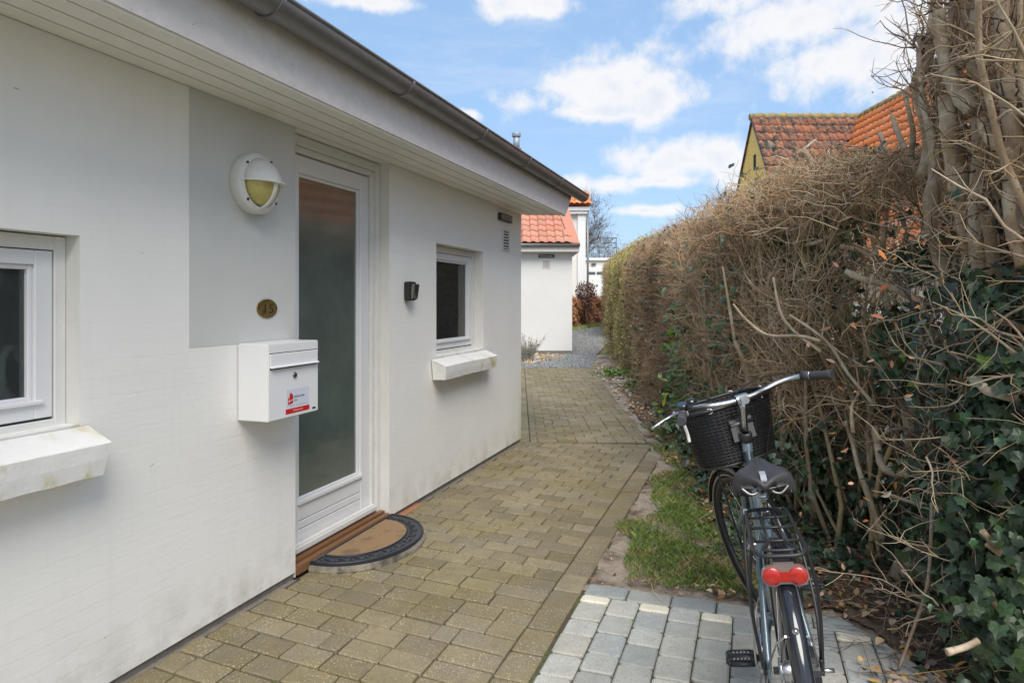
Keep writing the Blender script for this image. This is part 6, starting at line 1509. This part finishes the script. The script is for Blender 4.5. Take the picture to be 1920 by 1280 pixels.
for z in (.775, .79, .805): mb.ring((.272, 0, z), (0, 0, 1), .016, .004, 16, 6)
part('seat_post', mb, M_steel); mb = MB(); mb.ring(stt, (-.34, 0, .94), .018, .0045, 20, 8); mb.tube([(.285, .02, .725), (.26, .045, .715)], .004, 6); part('seat_clamp', mb, M_steel)
# mudguards
def guard(cx, a0, a1, st, hw_=.026, R=RW+.016):
    mb = MB(); n = 40; prof = [(-hw_, -.012), (-hw_*.92, -.002), (-hw_*.5, .007), (0, .011), (hw_*.5, .007), (hw_*.92, -.002), (hw_, -.012)]; vs = []
    for i in range(n+1):
        a = math.radians(a0+(a1-a0)*i/n)
        for y, dr in prof: vs.append((cx+(R+dr)*math.cos(a), y, RW+(R+dr)*math.sin(a)))
    for i in range(n+1):
        a = math.radians(a0+(a1-a0)*i/n)
        for y, dr in prof: vs.append((cx+(R+dr-.0025)*math.cos(a), y*.95, RW+(R+dr-.0025)*math.sin(a)))
    m = len(prof); o = (n+1)*m
    fs = [(i*m+k, i*m+k+1, (i+1)*m+k+1, (i+1)*m+k) for i in range(n) for k in range(m-1)]+[(o+i*m+k, o+(i+1)*m+k, o+(i+1)*m+k+1, o+i*m+k+1) for i in range(n) for k in range(m-1)]
    fs += [(i*m, (i+1)*m, o+(i+1)*m, o+i*m) for i in range(n)]+[((i+1)*m+m-1, i*m+m-1, o+i*m+m-1, o+(i+1)*m+m-1) for i in range(n)]
    mb.add(vs, fs, True); return part('mudguard', mb, M_fender, st=st)
mg = guard(0, 28, 205, False); guard(FX, 20, 172, True)
a = math.radians(139); q = Vector((math.cos(a), 0, math.sin(a))); mb = MB(); mb.lathe([(0, .0065), (.004, .0065), (.0045, .004), (.008, .0035), (.009, .001)], Vector((0, 0, RW))+q*(RW+.026), q, 16); part('mudguard_screw', mb, M_steel, mg)
mb = MB()
for s in (-1, 1): mb.tube([(0, s*.072, RW), (-.20, s*.046, .52), (-.285, s*.026, .578)], .003, 6); 
part('mudguard_stay', mb, M_steel); mb = MB()
for s in (-1, 1): mb.tube([(FX, s*.06, RW), (FX-.27, s*.030, .60)], .0028, 6)
part('mudguard_stay', mb, M_blackpl, st=True)
# luggage rack
mb = MB(); z = .742; RL, RF, rw = -.150, .235, .062
mb.tube(smooth([(RF, rw, z), (.05, rw+.004, z), (-.10, rw+.008, z), (RL+.006, rw, z-.002), (RL-.012, rw-.02, z-.004), (RL-.016, 0, z-.004), (RL-.012, -rw+.02, z-.004), (RL+.006, -rw, z-.002), (-.10, -rw-.008, z), (.05, -rw-.004, z), (RF, -rw, z), (RF+.015, -rw+.02, z), (RF+.018, 0, z), (RF+.015, rw-.02, z), (RF, rw, z)], 4), .0060, 8)
for x in (.165, .065, -.055): mb.tube([(x, -rw, z), (x, rw, z)], .0045, 6)
for y in (-.022, .022): mb.tube([(RF+.015, y, z-.001), (-.055, y, z-.001)], .0045, 6)
mb.tube(smooth([(-.055, .022, z), (-.085, .030, z), (-.115, .042, z), (-.130, .032, z), (-.134, 0, z), (-.130, -.032, z), (-.115, -.042, z), (-.085, -.030, z), (-.055, -.022, z)], 4), .0048, 8)
for s in (-1, 1):
    mb.tube(smooth([(.205, s*(rw+.004), z), (.150, s*(rw+.022), z-.10), (.06, s*(rw+.030), .50), (.0, s*.080, RW+.01)]), .0052, 8); mb.tube(smooth([(-.085, s*(rw+.008), z), (-.070, s*(rw+.026), z-.11), (-.02, s*(rw+.030), .50), (.0, s*.082, RW+.01)]), .0052, 8); mb.tube([(RF, s*.02, z), (.30, s*.016, .68)], .0045, 6)
    mb.cbox(-.012, .014, s*.080-.004, s*.080+.004, RW-.01, RW+.035, .002)
rk = part('luggage_rack', mb, M_blackpl)
mb = MB(); mb.tube([(RF+.004, rw+.001, z-.012), (RF+.004, rw+.001, z+.008)], .0075, 8); part('rack_cap', mb, M_brightwhite, rk)
mb = MB()
for s in (-1, 1): mb.add([(.15, s*(rw+.020), .66), (.05, s*(rw+.026), .66), (-.10, s*(rw+.024), .40), (.06, s*(rw+.034), .30), (.15, s*(rw+.030), .45), (.15, s*(rw+.017), .66), (.05, s*(rw+.023), .66), (-.10, s*(rw+.021), .40), (.06, s*(rw+.031), .30), (.15, s*(rw+.027), .45)], [(0, 1, 2, 3, 4), (9, 8, 7, 6, 5), (0, 5, 6, 1), (1, 6, 7, 2), (2, 7, 8, 3), (3, 8, 9, 4), (4, 9, 5, 0)])
# rear lamp
tl = empty('rear_light', (RL-.030, 0, .694), parent=bike)
def bow(rx, c, rc): 
    out = []
    for i in range(-62, 63, 8): a = math.radians(90-90-i)*1.0; out.append((c+rc*math.cos(math.radians(i)), rc*math.sin(math.radians(i))))
    pts = [(c+rc*math.cos(math.radians(i)), rc*math.sin(math.radians(i))) for i in range(-130, 131, 10)]
    return pts+[(-x, -y) for x, y in pts]
XY = Matrix(((0, 0, -1, 0), (1, 0, 0, 0), (0, 1, 0, 0), (0, 0, 0, 1)))     # polygon plane faces backwards
XT = Matrix.Rotation(math.radians(0), 4, 'Y') @ XY
mb = MB(); mb.prism(bow(0, .033, .0275), -.002, .012, XT); mb.prism([(-.03, .018), (.03, .018), (.026, .032), (-.026, .032)], -.004, .008, XT); mb.build('housing', M_clear, tl)
mb = MB()
for s in (-1, 1):
    vs = []; R0 = .0245; n = 24
    for i in range(6):
        t = i/5; r = R0*math.cos(t*math.pi/2*.98)
        for k in range(n): b = 2*math.pi*k/n; vs.append(XT @ Vector((s*.033+r*math.cos(b), r*math.sin(b), .0125+.0075*math.sin(t*math.pi/2))))
    mb.add(vs, [(i*n+k, i*n+(k+1) % n, (i+1)*n+(k+1) % n, (i+1)*n+k) for i in range(5) for k in range(n)], True)
mb.prism([(-.018, -.012), (.018, -.012), (.018, .012), (-.018, .012)], .0125, .0165, XT); mb.build('lens', M_redlens, tl)
mb = MB(); mb.cbox(.012, .030, -.02, .02, -.01, .045, .003); mb.build('mount', M_blackpl, tl)
# cranks, pedals, chain guard
mb = MB(); mb.lathe([(0, -.062), (.009, -.062), (.009, .062), (0, .062)], bb, (0, 1, 0), 12); LP, RP = Vector((.300, .085, .232)), Vector((.620, -.085, .348))
mb.tube([bb+Vector((0, .058, 0)), LP+Vector((0, -.010, 0))], [.012, .010], 8); mb.tube([bb+Vector((0, -.058, 0)), RP+Vector((0, .010, 0))], [.012, .010], 8); part('cranks', mb, M_steel)
for s, Pp in ((1, LP), (-1, RP)):
    pd = empty('pedal', Pp+Vector((0, s*.055, 0)), parent=bike)
    mb = MB(); mb.tube([(0, -s*.06, 0), (0, s*.044, 0)], .011, 12)
    ring = [(-.034, -.044), (.034, -.044), (.043, -.034), (.043, .034), (.034, .044), (-.034, .044), (-.043, .034), (-.043, -.034)]
    for i in range(8):
        a, b = ring[i], ring[(i+1) % 8]; mb.tube([(a[0], a[1], 0), (b[0], b[1], 0)], .0075, 6)
    for x in (-.022, .022): mb.cbox(x-.006, x+.006, -.042, .042, -.008, .008, .001)
    mb.build('body', M_blackpl, pd)
    for x in (-.022, .022):
        for y_ in (-.024, -.012, 0, .012, .024): mb = MB(); mb.lathe([(0, .0105), (.003, .0105), (.0035, .0075)], (x, y_, 0), (0, 0, 1), 6); mb.build('stud', M_reflexband, pd)
mb = MB(); c = [(.0+.055*math.cos(t), .345+.055*math.sin(t)) for t in np.linspace(math.pi*.55, math.pi*1.45, 10)]+[(.46+.105*math.cos(t), .29+.105*math.sin(t)) for t in np.linspace(-math.pi*.5, math.pi*.5, 12)]
mb.prism([(x, z) for x, z in c], .046, .070, Matrix(((1, 0, 0, 0), (0, 0, -1, 0), (0, 1, 0, 0), (0, 0, 0, 1)))); part('chain_guard', mb, M_blackpl)
mb = MB(); mb.tube([(0, -.068, RW), (0, -.112, RW)], [.007, .006], 12); mb.tube([(0, -.074, RW), (0, -.082, RW)], .0125, 6); mb.tube([(0, .068, RW), (0, .092, RW)], .0075, 10); part('axle_nut', mb, M_steel)
mb = MB(); mb.tube(smooth([(.03, .09, .33), (.02, .10, .36), (.05, .095, .42), (.16, .07, .47), (.34, .03, .46)]), .003, 6, False); part('gear_cable', mb, M_reflexband)
mb = MB(); mb.tube([(.03, .075, RW), (.05, .11, .20), (.02, .17, .018)], [.009, .009, .008], 8); mb.lathe([(0, 0), (.014, 0), (.014, .012), (0, .014)], (.02, .17, .006), (0, 0, 1), 10); part('kickstand', mb, M_steeld)
# steered: black wicker basket
bk = tag(empty('bicycle_basket'), 'round cornered black wicker basket mounted before the handlebar of the bicycle', 'basket'); bk.matrix_world = BM
CX, CZ0, CZ1 = .985, .765, 1.005
def bring(t, n=72, dr=0.0):            # ring at height fraction t
    s = .80+.20*t; out = []
    for i in range(n):
        a = 2*math.pi*i/n; e = 2.6; ca, sa = math.cos(a), math.sin(a); k = (abs(ca)**e+abs(sa)**e)**(-1/e)
        out.append((CX+(.135*s+dr)*ca*k-.0*(1-t), (.205*s+dr)*sa*k, CZ0+(CZ1-CZ0)*t))
    return out
mb = MB(); nst = 58
for i in range(nst): mb.tube([steer(bring(t, nst)[i]) for t in (0, .25, .5, .75, 1)], .0028, 5, False)
sk = mb.build('basket_stakes', M_wicker, bk); tag(sk, kind='stuff')
mb = MB(); NR = 34
for r in range(NR):
    t = (r+.5)/NR; 
    if False: continue
    n = nst*2; R = []
    for i in range(n):
        p = bring(t, n)[i]; a = 2*math.pi*i/n; o = .0034*math.sin(math.pi*i+math.pi/2+math.pi*r) if i % 2 == 0 else 0
        d = Vector((p[0]-CX, p[1], 0)).normalized(); R.append(steer((p[0]+d.x*o, p[1]+d.y*o, p[2]+random.uniform(-.0006, .0006))))
    mb.tube(R+[R[0]], .0031, 4, False)
tag(mb.build('basket_weave', M_wicker, bk), kind='stuff')
mb = MB(); R = [steer(p) for p in bring(1.02, 60, .003)]; mb.tube(R+[R[0], R[1]], .0085, 8, False); part('basket_rim', mb, M_wicker, bk)
mb = MB(); R = [steer(p) for p in bring(0, 60, .002)]; mb.tube(R+[R[0], R[1]], .006, 8, False); lo = [steer(p) for p in bring(0, 40)]; mb.add(lo+[p-Vector((0, 0, .006)) for p in lo], [tuple(range(40)), tuple(range(40, 80))[::-1]]); part('basket_bottom', mb, M_wicker, bk)
for i in (4, 13, 25, 36, 47, 55):
    mb = MB(); p = Vector(bring(1.02, 60, .003)[i]); mb.v = []; mb.ring(p, (p.x-CX, p.y, 0), .0105, .0028, 14, 6); mb.v = [tuple(steer(q)) for q in mb.v]; mb.build('cable_tie', M_brightwhite, bk)
mb = MB(); mb.tube(smooth([steer((.785, 0, .99)), steer((.82, 0, .95)), steer((.85, 0, .94))]), .009, 8); mb.tube([steer((.84, -.05, .93)), steer((.84, .05, .93))], .009, 8); mb.add([steer(p) for p in ((.842, -.05, .86), (.842, .05, .86), (.842, .05, .95), (.842, -.05, .95), (.852, -.05, .86), (.852, .05, .86), (.852, .05, .95), (.852, -.05, .95))], [(0, 1, 2, 3), (7, 6, 5, 4), (0, 4, 5, 1), (3, 2, 6, 7), (0, 3, 7, 4), (1, 5, 6, 2)]); part('basket_bracket', mb, M_steeld, bk)
mb = MB(); mb.tube([steer((.99, .1, .77)), steer((FX-.03, .065, RW+.02))], .004, 6); mb.tube([steer((.99, -.1, .77)), steer((FX-.03, -.065, RW+.02))], .004, 6); part('basket_stay', mb, M_blackpl, bk)
